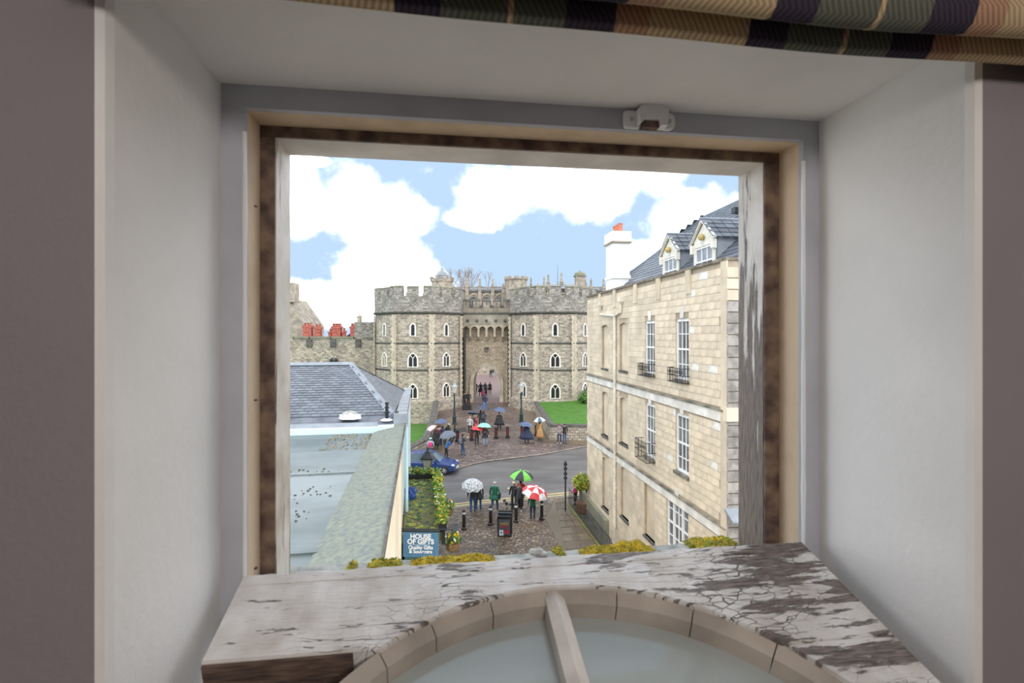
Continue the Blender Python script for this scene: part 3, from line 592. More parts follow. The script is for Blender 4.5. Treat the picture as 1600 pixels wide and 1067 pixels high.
def tower(cx, cy, s, zb, label, warm=(), skip=()):
    T = thing('castle_tower', label, 'tower', (cx, cy, 0)); ap = s*1.2071; Rr = s*1.30656
    def octo(r, z): return [(r*math.cos(R(22.5+45*k)), r*math.sin(R(22.5+45*k)), z) for k in range(8)]
    k_ = 1/math.cos(R(22.5))
    MB().loft([octo(ap*k_, zb), octo(ap*k_, 12.9)]).build('shaft', CASTLE, T)
    MB().loft([octo((ap+.12)*k_, 12.9), octo((ap+.12)*k_, 14.7)]).build('parapet', CASTLE_G, T)
    MB().loft([octo((ap+.22)*k_, zb), octo((ap+.22)*k_, 2.35), octo((ap+.02)*k_, 2.6)]).build('plinth', CASTLE, T)
    for z, d, hh in ((12.82, .30, .24), (9.2, .10, .16), (6.05, .12, .16)): MB().loft([octo((ap+d*.3)*k_, z-hh), octo((ap+d)*k_, z-hh*.3), octo((ap+d)*k_, z), octo((ap+.02)*k_, z+hh*.4)]).build('string_course', DSTONE, T)
    for k in range(8):
        a = R(22.5+45*k)
        b = MB()
        for i in range(int((12.6-zb)/.3)):
            z = zb+.3*i; l = .44 if i % 2 else .32
            for sg, l2 in ((1, l), (-1, .76-l)):
                f = a+sg*R(22.5); tx = Vector((-math.sin(f), math.cos(f), 0))*(-sg); nn = Vector((math.cos(f), math.sin(f), 0)); v = Vector((Rr*math.cos(a), Rr*math.sin(a), z))
                v = v+nn*(.0); P = [v, v+tx*-l2*-1, v+tx*l2+Vector((0, 0, .285)), v+Vector((0, 0, .285))]
                b.face([p+nn*.03 for p in P])
        b.build('quoin_strip', DRESS, T, fix=False)
        # merlons: one bent round the corner, one in the middle of the face
        def seg(pts, h):
            rg = []
            for p in pts:
                v = Vector(p); n2 = Vector((v.x, v.y, 0)).normalized(); rg.append([v+n2*.14, v-n2*.45, v-n2*.45+Vector((0, 0, h)), v+n2*.14+Vector((0, 0, h))])
            o = MB().loft(rg).build('merlon', CASTLE_G, T)
            rg = []
            for p in pts:
                v = Vector(p)+Vector((0, 0, h)); n2 = Vector((v.x, v.y, 0)).normalized(); rg.append([v+n2*.22, v-n2*.53, v-n2*.4+Vector((0, 0, .12)), v-n2*.15+Vector((0, 0, .18)), v+n2*.1+Vector((0, 0, .12))])
            MB().loft(rg).build('capping', MOSSST, o)
        V = Vector((Rr*math.cos(a), Rr*math.sin(a), 14.6)); N1 = Vector((Rr*math.cos(a+R(45)), Rr*math.sin(a+R(45)), 14.6)); P1 = Vector((Rr*math.cos(a-R(45)), Rr*math.sin(a-R(45)), 14.6))
        hh = 1.15+random.uniform(-.06, .06)
        seg([V+(P1-V)*.21, V, V+(N1-V)*.21], hh); seg([V+(N1-V)*.345, V+(N1-V)*.655], 1.15+random.uniform(-.06, .06))
    for k in range(-1, 2):
        rz = R(45*k); nx, ny = math.sin(rz), -math.cos(rz)
        for (zz, w, h, li) in ((10.05, .42, 1.35, 1), (6.42, .95, 1.5, 2), (2.75, .95, 1.55, 2)):
            if (k, li, zz) in skip: continue
            gothic_window(T, (nx*(ap+.01), ny*(ap+.01), zz), rz, w if k == 0 or li == 1 else w*.85, h, li, WARMG if (k, zz) in warm else LEADG)
    return T
tower(-11.6, 65.15, 4.3, -1.0, 'octagonal castle tower left of the gateway, with battlements', warm=((-1, 6.42),))
tower(5.06, 65.15, 4.3, .4, 'octagonal castle tower right of the gateway, above the lawn')
# gatehouse between the towers
gx0, gx1 = -6.39, -.15; gc = -3.3
GH = thing('gatehouse', 'golden stone castle gatehouse wall with arched gateway between the towers', 'gatehouse', (gc, 0, 0))
GW, GHT = 3.35, 4.75; base = gz(66.5)
o = [(x, z+base) for x, z in arch(GW, GHT, 8, .45)]
def wall_with_arch(b, x0, x1, zt, o, y0, y1):
    # two halves and a top around the arch outline
    right = [p for p in o[1:] if p[0] >= -1e-6]; left = [p for p in o[2:] if p[0] <= 1e-6]+[o[0]]
    b.prism([(x1, y0, o[0][1]-.4), (x1, y0, zt), (0, y0, zt)]+[(x, y0, z) for x, z in reversed(right)]+[(right[0][0], y0, o[0][1]-.4)], (0, y1-y0, 0))
    b.prism([(x0, y0, o[0][1]-.4), (x0, y0, zt), (0, y0, zt)]+[(x, y0, z) for x, z in left]+[(left[-1][0], y0, o[0][1]-.4)], (0, y1-y0, 0))
b = MB(); wall_with_arch(b, gx0-gc, gx1-gc, 12.0, o, 66.6, 71); b.build('gate_wall', GATEST, GH)
b = MB(); oo = arch(GW+1.0, GHT+.5, 8, .45); ii = arch(GW, GHT, 8, .45)
f_ = lambda P, y: [(x, y, z+base) for x, z in P[1:]+P[:1]]
b.loft([f_(oo, 66.62), f_(oo, 66.35), f_(ii, 66.45), f_(ii, 66.9)], False, 0, False); b.build('arch_moulding', DRESS, GH)
MB().box(gx0-gc, gx1-gc, 65.7, 67, 11.4, 13.0).build('upper_wall', mat('grey gold ashlar', (.40, .36, .28), .85, .15, .9, .02, 9), GH)
MB().box(gx0-gc, gx1-gc, 65.5, 67, 12.85, 13.0).build('string_course', DSTONE, GH)
MB().box(gx0-gc, gx1-gc, 65.75, 66.3, 13.0, 13.75).build('parapet', CHAPEL, GH)
for k in range(5):
    xx = gx0+.5+1.31*k-gc
    m_ = MB().box(xx-.42, xx+.42, 65.7, 66.25, 13.7, 14.5).build('merlon', CHAPEL, GH)
    MB().prism([(xx-.5, 65.6, 14.5), (xx-.5, 66.35, 14.5), (xx-.5, 65.98, 14.75)], (1.0, 0, 0)).build('capping', DSTONE, m_)
    MB().box(xx-.03, xx+.03, 65.69, 65.7, 13.9, 14.35).box(xx-.14, xx+.14, 65.688, 65.7, 14.12, 14.18).build('arrow_slit', LEADG, m_)
    if k < 4: MB().prism([(xx+.42, 65.55, 13.72), (xx+.42, 66.3, 13.72), (xx+.42, 66.3, 14.0)], (.47, 0, 0)).build('crenel_sill', DSTONE, GH)
# machicolation: a row of small arches on corbels
for k in range(6):
    xx = gx0+1.04*(k+.5)-gc; b = MB(); wd = 1.035; a_ = [(x, z+10.3) for x, z in arch(.80, .95, 5, .2)]
    wall_with_arch(b, -wd/2, wd/2, 11.42, a_, 65.7, 66.2)
    b.build('corbel_arch', DRESS if k not in (0, 5) else GATEST, GH, (xx, 0, 0))
    if k < 5: b = MB(); b.loft([[(xx+wd/2-.12, 65.72, 9.92), (xx+wd/2+.12, 65.72, 9.92), (xx+wd/2+.12, 66.6, 9.92), (xx+wd/2-.12, 66.6, 9.92)], [(xx+wd/2-.1, 66.3, 9.4), (xx+wd/2+.1, 66.3, 9.4), (xx+wd/2+.1, 66.6, 9.4), (xx+wd/2-.1, 66.6, 9.4)]]); b.build('corbel', DRESS, GH)
for k in range(5):
    xx = gx0+.7+1.2*k-gc; MB().tube([(xx, 65.7, 11.95), (xx, 65.6, 11.95)], .2, 8).build('carved_boss', DSTONE, GH)
cp = MB().box(-.55, .55, 66.48, 66.62, 7.6, 8.75).build('carved_panel', DRESS, GH)
MB().box(-.43, .43, 66.44, 66.5, 7.72, 8.63).build('panel_field', GATEST, cp)
b = MB(); b.tube([(-.28, 66.42, 8.45), (-.2, 66.4, 8.1), (0, 66.38, 7.88), (.2, 66.4, 8.1), (.28, 66.42, 8.45)], .07, 6); b.ball((0, 66.4, 8.35), .17, 0, 8); b.tube([(-.3, 66.42, 8.5), (.3, 66.42, 8.5)], .05, 6); b.build('carved_shield', DSTONE, cp)
for xx in (gx0+.2-gc, gx1-.2-gc): MB().tube([(xx, 66.2, 1.0), (xx, 66.2, 11.2)], .2, 8).build('drainpipe', BLACKI, GH)  # black pipes drawn thick to stand for the shade of the recess too
# court wall seen through the arch
tag(MB().box(-14, 14, 104, 105, 2.0, 6.4).box(-14, 14, 103.9, 104, 5.3, 5.45).build('courtyard_wall', CASTLE), 'grey stone wall across the courtyard seen through the gateway', 'wall')
# curtain wall to the left
CW = thing('curtain_wall', 'mossy topped castle curtain wall left of the gate towers', 'wall')
MB().box(-34, -15.5, 66, 68.5, .5, 9.6).build('stonework', CASTLE, CW)
for a, c in ((457, 458), (460, 482), (486, 515), (519, 552), (566, 585)):
    x0, x1 = (a-800)/F*66, (c-800)/F*66
    m_ = MB().box(x0, x1, 66-.05, 66.7, 9.5, 9.72).build('parapet_block', CASTLE_G, CW); MB().box(x0-.05, x1+.05, 65.85, 66.8, 9.72, 9.95).build('capping', MOSSST, m_)
for px in (484, 521, 560): xx = (px-800)/F*66; MB().box(xx-.35, xx+.35, 65.75, 66, 8.6, 9.6).build('buttress_stub', DSTONE, CW)
for px in (518.5, 525.5): gothic_window(CW, ((px-800)/F*66, 65.98, 5.9), 0, .36, 1.15, 1, LEADG, DSTONE)
xx = (571-800)/F*67
MB().box(xx-1.2, xx+1.4, 66.2, 68, 9.5, 11.8).build('parapet_return', CASTLE_G, CW); MB().lathe([(.3, 11.8), (.3, 12.4), (.38, 12.5), (.1, 12.9)], 8, (xx-.8, 67, 0)).build('finial', DRESS, CW)
gb = thing('gabled_house', 'steep stone gable with red chimneys behind the curtain wall', 'house')
gx = (458-800)/F*75
MB().prism([(gx-9, 75, 1), (gx+1.6, 75, 1), (gx+1.6, 75, 11.6), (gx-1.2, 75, 15.6), (gx-4, 75, 15.6), (gx-9, 75, 12)], (0, 8, 0)).build('gable', CHAPEL, gb)
MB().box(gx-2.4, gx+.1, 74.8, 77, 15.0, 17.8).build('stack', CHAPEL, gb)
def chim(px0, px1, top, pots, label, y=74):
    x0, x1 = (px0-800)/F*y, (px1-800)/F*y; zt = EYE+(HZ-top)/F*y; e_ = thing('chimney_stack', label, 'chimney', (x0, y, 0))
    W = x1-x0; MB().box(0, W, 0, .9, .8, zt-.35).build('brick_shaft', TERRA, e_); MB().box(-.08, W+.08, -.08, .98, zt-.45, zt-.2).build('cap', TERRA, e_)
    for k in range(pots): MB().lathe([(.17, zt-.2), (.2, zt-.12), (.15, zt+.05), (.19, zt+.25)], 8, (W*(k+.5)/pots, .45, 0)).build('pot', TERRA, e_)
chim(473, 486, 507, 3, 'red brick chimney stack right beside the stone gable')
chim(491, 500, 509, 2, 'lone red brick chimney stack between gable and double stack')
chim(518, 532, 508, 4, 'widest red brick chimney stack above the curtain wall')
chim(513, 517, 516, 1, 'low red chimney stub touching the widest stack')
chim(534.5, 538, 515, 1, 'thin low red chimney right of the widest stack')
chim(547, 558, 508, 3, 'red brick chimney stack in front of the slate ridge', 73)
chim(563, 573, 508, 3, 'red brick chimney stack nearest the castle tower', 73)
rf = thing('slate_gable_roof', 'small slate roof between the last two red chimneys', 'roof')
p0 = at(540, 527, 76); MB().prism([(p0.x, 76, 9), (p0.x+4, 76, 9), (p0.x+4, 76, 10), (p0.x+2.3, 76, 11.6), (p0.x, 76, 9.9)], (0, 6, 0)).build('roof_slope', SLATE_U, rf)

# chapel behind the gate
CY = 115.0
CH = thing('chapel', 'long gothic chapel with pinnacles and traceried windows behind the gate', 'chapel')
cx = lambda px: (px-800)/F*CY
cz = lambda py: EYE+(HZ-py)/F*CY
MB().box(cx(690), cx(960), CY, CY+10, 3, cz(456)).build('nave_wall', CHAPEL, CH)
MB().box(cx(690), cx(960), CY-.2, CY+.5, cz(457), cz(454)).build('cornice', DSTONE, CH)
b = MB()
for k in range(90): x = cx(692+3*k); b.box(x-.08, x+.08, CY, CY+.2, cz(454), cz(449.5))
b.box(cx(690), cx(960), CY-.1, CY+.3, cz(449.5), cz(448)); o = b.build('pierced_parapet', CHAPEL, CH)
MB().box(cx(690), cx(960), CY+2, CY+9, cz(456), cz(450)).build('lead_roof', LEAD, CH)
PIN = [(730, 433), (750, 432), (770, 433), (790, 434), (829.5, 433), (850, 431), (856.5, 427), (877, 425), (840.5, 443), (913.5, 428), (923, 434.5), (942.5, 435), (786, 442), (705.5, 433)]
pm = None
for px, py in PIN:
    x = cx(px); top = cz(py); b = MB()
    b.loft([[(x+sx*r, CY-.4+sy*r, z) for sx, sy in ((-1, -1), (1, -1), (1, 1), (-1, 1))] for r, z in ((.42, cz(482)), (.36, top-2.4), (.48, top-2.3), (.3, top-2.1), (.15, top-.8), (.24, top-.65), (.05, top))])
    b.build('pinnacle', CHAPEL, CH)
for px in (721, 740, 760.5, 781): 
    o = gothic_window(CH, (cx(px), CY-.05, cz(481)), 0, 2.1, 2.6, 2, LEADG, CHAPEL)
    b = MB()
    for k in (-1, 1): b.box(k*.55-.06, k*.55+.06, -.08, -.02, 0, 1.9)
    b.build('tracery', CHAPEL, o)
    b = MB(); arch_ring(b, 2.5, 3.1, .2, -.25, .02); b.build('hood_mould', DRESS, o)
tt = thing('ogee_turret', 'small stone turret with lead ogee cupola and spire behind the left tower', 'turret', (cx(693.5), CY-3, 0))
MB().lathe([(2.3, 15), (2.3, cz(443)), (2.6, cz(442.5)), (2.6, cz(440))], 8).build('drum', CHAPEL, tt)
for k in range(8):
    a = R(22.5+45*k); MB().loft([[(2.3*math.cos(a)+sx*r, 2.3*math.sin(a)+sy*r, z) for sx, sy in ((-1, -1), (1, -1), (1, 1), (-1, 1))] for r, z in ((.36, cz(440)), (.36, cz(437.5)), (.45, cz(437)), (.1, cz(435)))]).build('crocket', CHAPEL, tt)
MB().lathe([(1.5, cz(440)), (1.45, cz(434)), (1.6, cz(433.5)), (1.3, cz(432)), (1.05, cz(429)), (.5, cz(426)), (.2, cz(423.5)), (.22, cz(422)), (.05, cz(421)), (.04, cz(416))], 8).build('cupola', mat('grey lead dome', (.28, .30, .31), .5, .1, 1), tt)
t2 = thing('battlemented_turret', 'small battlemented stone turret above the chapel roof', 'turret', (cx(806.5), CY-3.2, 0))
MB().lathe([(2.3, 15), (2.3, cz(441)), (2.6, cz(440)), (2.6, cz(438.5))], 8).build('drum', CHAPEL, t2)
for k in range(8): a = R(45*k); MB().box(-.55, .55, -.3, .3, cz(438.5), cz(435.5)).build('merlon', CHAPEL, t2, (2.3*math.cos(a), 2.3*math.sin(a), 0), a+R(90))
t3 = thing('domed_stack', 'stout stone stack with domed lead cap behind the right tower', 'turret', (cx(903), CY-3.2, 0))
MB().box(-1.0, 1.0, -1, 1, 2, cz(434)).build('shaft', CHAPEL, t3); MB().lathe([(1.5, cz(434.5)), (1.5, cz(433.5)), (1.15, cz(433)), (1.15, cz(430)), (.7, cz(428)), (.2, cz(427.5)), (.1, cz(425))], 10).build('dome', MOSSST, t3)
xr = MB(); xr.prism([(cx(855), CY-2, cz(452)), (cx(912), CY-2, cz(452)), (cx(900), CY+1, cz(441.5)), (cx(868), CY+1, cz(441.5))], (0, 1, 0))
tag(xr.build('glazed_roof', LEAD), 'low hipped lead roof among the chapel pinnacles', 'roof')
tag(MB().tube([(cx(870), CY-2, cz(452)), (cx(870), CY-2, cz(416))], [.07, .03], 6).build('flag_mast', DSTONE), 'thin mast rising above the right castle tower', 'mast')
def bare_tree(px, y, ht, label):
    b = MB(); base_ = Vector(((px-800)/F*y, y, 2))
    def br(p, d, L, r, n):
        q = p+d*L; b.tube([p, q], [r, r*.65], 5)
        if n:
            for i in range(3): br(q, (d+Vector((random.uniform(-.6, .6), random.uniform(-.6, .6), random.uniform(.0, .4)))).normalized(), L*.68, r*.62, n-1)
    br(base_, Vector((0, 0, 1)), ht*.42, .4, 4); tag(b.build('bare_tree', mat('winter bark', (.30, .27, .25), .9), fix=False), label, 'tree', 'bare trees behind the chapel')
bare_tree(748, 135, 24, 'leafless tree behind the chapel pinnacles right of the ogee turret'); bare_tree(712, 160, 26.5, 'leafless tree close beside the ogee turret')
# ================================================================== RIGHT BUILDING (facade runs away from us on the right)
random.seed(3)
BN = math.hypot(.135, 1); FD = Vector((-.135, 1, 0))/BN; FN = Vector((-1, -.135, 0))/BN     # along the facade, out of it
FC = Vector((8.55-.135*15.4, 15.4, 0)); FLEN = 15.05; FROT = math.atan2(FD.y, FD.x)         # local x = along, local y = inwards (left of x is -FN)
def sy(px, o=0.0):                    # facade length at which a pixel column lies
    return ((8.55+o)/((px-800)/F+.135)-15.4)*BN
RB = thing('stone_townhouse', 'cream ashlar stone townhouse with sash windows and slate dormer roof', 'building', FC, FROT)
# in local axes: x along, y: +y is left of x.  left of FD is (-y,x) = FN direction -> outward is +y
HT = 12.3
UP = [(sy(1066), 1.02, 8.44, 10.62, 's'), (sy(1015.5), 1.0, 8.45, 10.62, 's'), (sy(974.5), 1.15, 8.35, 10.65, 'n'), (sy(945.5), 1.1, 8.3, 10.6, 'n')]
MI = [(sy(1066), 1.02, 5.1, 7.2, 's'), (sy(1016), 1.0, 5.0, 7.2, 's'), (sy(975), 1.15, 4.9, 7.1, 'n'), (sy(945.5), 1.1, 4.75, 7.05, 'n')]
LO = [(sy(1058), 1.75, 2.0, 4.0, 't'), (sy(1015), 1.15, 1.6, 4.0, 'n'), (sy(976), 1.1, 1.4, 3.8, 'n'), (sy(946), 1.1, .9, 3.6, 'n')]
HOLES = [(c-w_/2, c+w_/2, a, z) for c, w_, a, z, k in UP+MI+LO]
# body behind the ashlar, cut into strips around the openings
def strips(x0, x1, z0, z1):
    xs = sorted(set([x0, x1]+[v for h in HOLES for v in h[:2]])); out = []
    for a, c in zip(xs, xs[1:]):
        hs = sorted([h for h in HOLES if h[0] < (a+c)/2 < h[1]], key=lambda h: h[2]); z = z0
        for h in hs: out.append((a, c, z, h[2])); z = h[3]
        out.append((a, c, z, z1))
    return out
b = MB()
for a, c, z, t_ in strips(0, FLEN, -1.5, HT): b.box(a, c, -.35, -.02, z, t_)
b.box(0, FLEN, -9, -.35, -1.5, HT-.1)
b.build('wall', ASHJ, RB)
unit = bpy.data.meshes.new('ashlar_block'); _b = MB().box(0, 1, 0, 1, 0, 1); unit.from_pydata(_b.v, [], _b.f); unit.materials.append(ASH)
uw = unit.copy(); uw.materials.clear(); uw.materials.append(ASHW)
blocks = []
CHh = .252; row = 0; z = -.5
while z < HT-.2:
    band = any(abs(z+CHh/2-q) < .2 for q in (7.55, 4.0))
    x = .0 if row % 2 else -.35
    while x < FLEN:
        L = random.choice((.42, .52, .6, .72)); a, c = max(x, .32), min(x+L, FLEN); x += L
        if c-a < .12: continue
        segs_ = [(a, c)]
        for h in HOLES:
            if z+CHh > h[2]+.02 and z < h[3]-.02:
                ns = []
                for p, q in segs_:
                    if h[1] <= p or h[0] >= q: ns.append((p, q))
                    else:
                        if h[0]-p > .05: ns.append((p, h[0]))
                        if q-h[1] > .05: ns.append((h[1], q))
                segs_ = ns
        for p, q in segs_: blocks.append((p, q, z, min(z+CHh, HT-.02), band))
    z += CHh; row += 1
blocks.sort(key=lambda t_: t_[0]+(0 if t_[2] > 1.5 else 100))
rest = MB()
for i, (p, q, z, t_, band) in enumerate(blocks):
    d = .012+random.uniform(0, .006)
    if band: continue
    if i < 330:
        o = put('ashlar_block', uw if random.random() < .04 else unit, RB, (p+.004, -.02, z+.004)); o.scale = (q-p-.008, .02+d, t_-z-.008)
    else: rest.box(p+.004, q-.004, -.02, d, z+.004, t_-.004)
ro = rest.build('ashlar_blocks', ASH, RB); ro['kind'] = 'stuff'
# white string bands with dark drip edge, coping, eaves brackets
for z in (7.55, 4.0):
    b = MB(); x = 0
    k = 0
    while x < FLEN:
        L = random.uniform(.9, 1.5); e_ = min(FLEN, x+L); b.box(x+.004, e_-.004, -.02, .035, z-.17, z+.15); x += L
    b.build('string_band', ASHW, RB); MB().box(0, FLEN, -.02, .075, z+.15, z+.20).build('drip_moulding', mat('mossy drip edge', (.34, .30, .23), .9, .4, 2, col2=(.10, .095, .08)), RB)
MB().box(-.05, FLEN+.05, -.45, .06, HT-.02, HT+.07).build('coping', mat('brown coping', (.24, .20, .15), .85, .25, 3), RB)
for px in (1077, 1030, 994, 961, 938): 
    x = sy(px); MB().box(x-.18, x+.18, 0, .07, HT-.85, HT-.02).build('bracket_stone', ASH, RB)
# openings
IRON = BLACKI
def sash_window(c, w_, z0, z1, kind):
    x0, x1 = c-w_/2, c+w_/2
    if kind == 'n':
        n_ = MB().box(x0, x1, -.16, -.12, z0, z1).build('blind_recess', ASH, RB)
        MB().box(x0-.04, x1+.04, -.12, .05, z0-.10, z0).build('sill', DSTONE, n_)
        # flat segmental head
        rg = [(x0+(x1-x0)*i/8, z1-.10+.10*math.sin(math.pi*i/8)) for i in range(9)]
        MB().prism([(x, -.115, zz) for x, zz in rg]+[(x1, -.115, z1+.001), (x0, -.115, z1+.001)], (0, .12, 0)).build('arched_head', ASH, n_); return
    W = MB(); fw = .075
    W.box(x0, x0+fw, -0.139, -0.039, z0, z1).box(x1-fw, x1, -0.139, -0.039, z0, z1).box(x0, x1, -0.139, -0.039, z0, z0+.1).box(x0, x1, -0.139, -0.039, z1-.10, z1)
    o = W.build('window', WHITEP, RB)
    b = MB(); n = 3; zm = (z0+z1)/2
    if kind == 't':
        for f in (.30, .70): b.box(x0+w_*f-.05, x0+w_*f+.05, -0.129, -0.029, z0, z1)
        b.box(x0, x1, -0.119, -0.049, zm-.03, zm+.03)
        cols = [(x0+fw, x0+w_*.3-.05), (x0+w_*.3+.05, x0+w_*.7-.05), (x0+w_*.7+.05, x1-fw)]
        MB().box(x0+w_*.5-.02, x0+w_*.5+.02, -0.109, -0.059, z0, z1).build('glazing_bar', WHITEP, o)
    else:
        b.box(x0, x1, -0.119, -0.054, zm-.035, zm+.035); cols = []
        for i in range(3): cols.append((x0+fw+(w_-2*fw)*i/3, x0+fw+(w_-2*fw)*(i+1)/3))
        for i in (1, 2): b.box(cols[i][0]-.016, cols[i][0]+.016, -0.109, -0.064, z0, z1)
    for f in (.25, .75): b.box(x0, x1, -0.109, -0.069, z0+(z1-z0)*f-.016, z0+(z1-z0)*f+.016)
    b.build('sash_bars', WHITEP, o)
    for p, q in cols:
        for i in range(4): MB().box(p, q, -.104, -.094, z0+(z1-z0)*i/4, z0+(z1-z0)*(i+1)/4).build('pane', WGLASS, o)
    MB().box(x0, x1, -.34, -.30, z0, z1).build('curtain', mat('net curtain', (.55, .54, .52), .9, .1, 8), o)
    MB().box(x0-.05, x1+.05, -.10, .09, z0-.12, z0).build('sill', mat('stained sill', (.30, .26, .2), .9, .4, 4, col2=(.10, .09, .075)), o)
    b = MB(); b.box(x0-.0, x0+.0, -.1, .0, z0, z1)
    MB().prism([(c-.12, .0, z1+.02), (c+.12, .0, z1+.02), (c+.16, .0, z1+.42), (c-.16, .0, z1+.42)], (0, .03, 0)).build('keystone', ASHW, o)
for r_ in UP+MI+LO: sash_window(*r_)
# iron window guards
def guard(c, w_, z0, dep, h, label):
    e_ = thing('window_guard', label, 'balcony rail', FC, FROT, 'black iron window guards'); b = MB()
    x0, x1 = c-w_/2-.08, c+w_/2+.08
    path = [(x0, .03), (x0, dep), (x1, dep), (x1, .03)]
    for zz in (z0+.02, z0+h*.5, z0+h): b.tube([(x, y, zz) for x, y in path], .014, 5)
    b.build('rails', BLACKI, e_); b = MB()
    n = 9
    for i in range(n+1): x = x0+(x1-x0)*i/n; b.tube([(x, dep, z0), (x, dep, z0+h)], .010, 5)
    for yy in (dep*.33, dep*.66):
        for x in (x0, x1): b.tube([(x, yy, z0), (x, yy, z0+h)], .010, 5)
    b.build('bars', BLACKI, e_); b = MB()
    for i in range(n): x = x0+(x1-x0)*(i+.5)/n; b.tube([(x+.045*math.cos(R(a)), dep, z0+h*.75+.05*math.sin(R(a))) for a in range(0, 361, 60)], .008, 4)
    b.build('scrolls', BLACKI, e_)
guard(UP[0][0], 1.05, 8.34, .28, .52, 'black iron guard below the upper sash window nearest the quoined corner')
guard(UP[1][0], 1.05, 8.34, .28, .52, 'black iron guard below the upper sash window beside the blind recesses')
guard(MI[1][0], 1.05, 4.9, .42, .8, 'tall bowed black iron guard below a middle floor sash window')
# drainpipes
dp = thing('drainpipe', 'cream painted drainpipe with hopper branches down the stone facade', 'pipe', FC, FROT)
xp = sy(963.5); MB().tube([(xp, .1, .6), (xp, .1, 11.0)], .075, 8).build('pipe', mat('cream pipe paint', (.78, .72, .6), .5), dp)
xa, xb = sy(941), sy(966)
MB().tube([(xa, .1, 11.55), (xa, .1, 11.15), (xp, .1, 11.0), (xb-.6, .1, 11.15), (xb-.6, .1, 11.6)], .06, 8).build('branch', MATS['cream pipe paint'], dp)
for x in (xa, xb-.6): MB().loft([[(x+sx*r, .1+sy_*r, z) for sx, sy_ in ((-1, -.6), (1, -.6), (1, .6), (-1, .6))] for r, z in ((.07, 11.5), (.16, 11.65), (.17, 11.85))]).build('hopper', MATS['cream pipe paint'], dp)
for z in (2.5, 5.2, 7.0, 9.0): MB().box(xp-.1, xp+.1, .01, .12, z, z+.07).build('pipe_bracket', MATS['cream pipe paint'], dp)
# near corner: rusticated quoins on the end wall (local: x<0 is towards us)
row = 0; z = -.5
while z < HT-.25:
    hq = .34; L = .62 if row % 2 else .36
    o = MB().box(-.07, .02, -L, .035, z+.015, z+hq-.015).build('quoin', QUOIN if z < 10.9 else ASH, RB)
    if row % 2 == 0: MB().box(-.075, .0, -.95, -.40, z+.01, z+hq-.01).build('quoin', WHITEST, RB)
    else: MB().box(-.05, 0, -.95, -.64, z+.01, z+hq-.01).build('quoin', WHITEST, RB)
    z += hq; row += 1
MB().box(-.04, .3, -.0, .045, -.5, HT-.02).build('corner_pilaster', ASH, RB)
MB().box(-.16, .05, -1.5, .10, 7.45, 7.85).build('corner_band', ASH, RB); MB().loft([[(-.05, -1.6, 4.75), (-.05, .12, 4.75), (-.05, .12, 4.85), (-.05, -1.6, 4.85)], [(-.5, -1.6, 4.55), (-.5, .12, 4.55), (-.5, .12, 4.6), (-.5, -1.6, 4.6)]]).build('lead_canopy', LEAD, RB)
b = MB()
for i in range(40): b.box(-.08, 0, -1.02, -.93, 3.0+.115*i, 3.09+.115*i)
b.build('brick_edge', TERRA, RB)['kind'] = 'stuff'
# slated hip roof with individual slates
def slate_field(parent, O, ux, vx, nrm, poly, sw, sh, limit, name='slate', mt=SLATE, key=None):
    """slates in courses over the (u, v) polygon of a roof plane"""
    ux, vx, nrm = Vector(ux).normalized(), Vector(vx).normalized(), Vector(nrm).normalized()
    if nrm.z < 0: nrm = -nrm
    def inside(p):
        c = False
        for i in range(len(poly)):
            a, q = poly[i], poly[i-1]
            if (a[1] > p[1]) != (q[1] > p[1]) and p[0] < (q[0]-a[0])*(p[1]-a[1])/(q[1]-a[1])+a[0]: c = not c
        return c
    me = bpy.data.meshes.new(name); lap = .25
    vs = [ux*0, ux*(sw-.012), ux*(sw-.012)+vx*sh*1.15, vx*sh*1.15]; lo = [v+nrm*(.028 if k < 2 else .008) for k, v in enumerate(vs)]
    bb = MB(); bb.loft([[v+nrm*(.012 if k < 2 else -.006) for k, v in enumerate(vs)], lo]); me.from_pydata(bb.v, [], bb.f); me.materials.append(mt)
    us = [p[0] for p in poly]; vs_ = [p[1] for p in poly]; spots = []; r = 0; v = min(vs_)
    while v < max(vs_):
        u = min(us)-(sw/2 if r % 2 else 0)
        while u < max(us):
            if inside((u+sw/2, v+sh*.5)): spots.append((u, v))
            u += sw
        v += sh; r += 1
    if key: spots.sort(key=key)
    rest = MB()
    for i, (u, v) in enumerate(spots):
        p = Vector(O)+ux*u+vx*v
        if i < limit: put(name, me, parent, p)
        else: rest.loft([[Vector(q)+p for q in bb.v[:4]], [Vector(q)+p for q in bb.v[4:]]])
    if rest.v:
        o = rest.build(name+'s', mt, parent); o['kind'] = 'stuff'
def roof_plane(parent, A, B, Cc, Dd, name, sw, sh, limit, hug=.05, key=None):
    """A-B eave, Dd-Cc upper edge (may be one point); builds the bed and its slates"""
    A, B, Cc, Dd = map(Vector, (A, B, Cc, Dd)); n = (B-A).cross(Dd-A).normalized()
    if n.z < 0: n = -n
    bd = MB(); bd.prism([A, B, Cc, Dd] if (Cc-Dd).length > .01 else [A, B, Cc], -n*.08); bd.build(name, SLATE_U, parent)
    ux = (B-A).normalized(); vx = n.cross(ux)
    if (Dd-A).dot(vx) < 0: vx = -vx
    f = lambda P: ((P-A).dot(ux), (P-A).dot(vx))
    slate_field(parent, A, ux, vx, n, [f(P) for P in (A, B, Cc, Dd)], sw, sh, limit, key=key)
e0, e1 = (.0, -.5, HT-.1), (FLEN, -.5, HT-.1); q0, q1 = (-2.0, -5.0, 16.2), (FLEN-4.4, -5.0, 16.2)
roof_plane(RB, (-.2, -.5, HT-.1), e1, q1, (-.2, -5.0, 16.2), 'front_slope', .42, .27, 120, key=lambda p: p[0])
roof_plane(RB, e1, (FLEN, -9.5, HT-.1), q1, q1, 'hip_slope', .5, .3, 0)
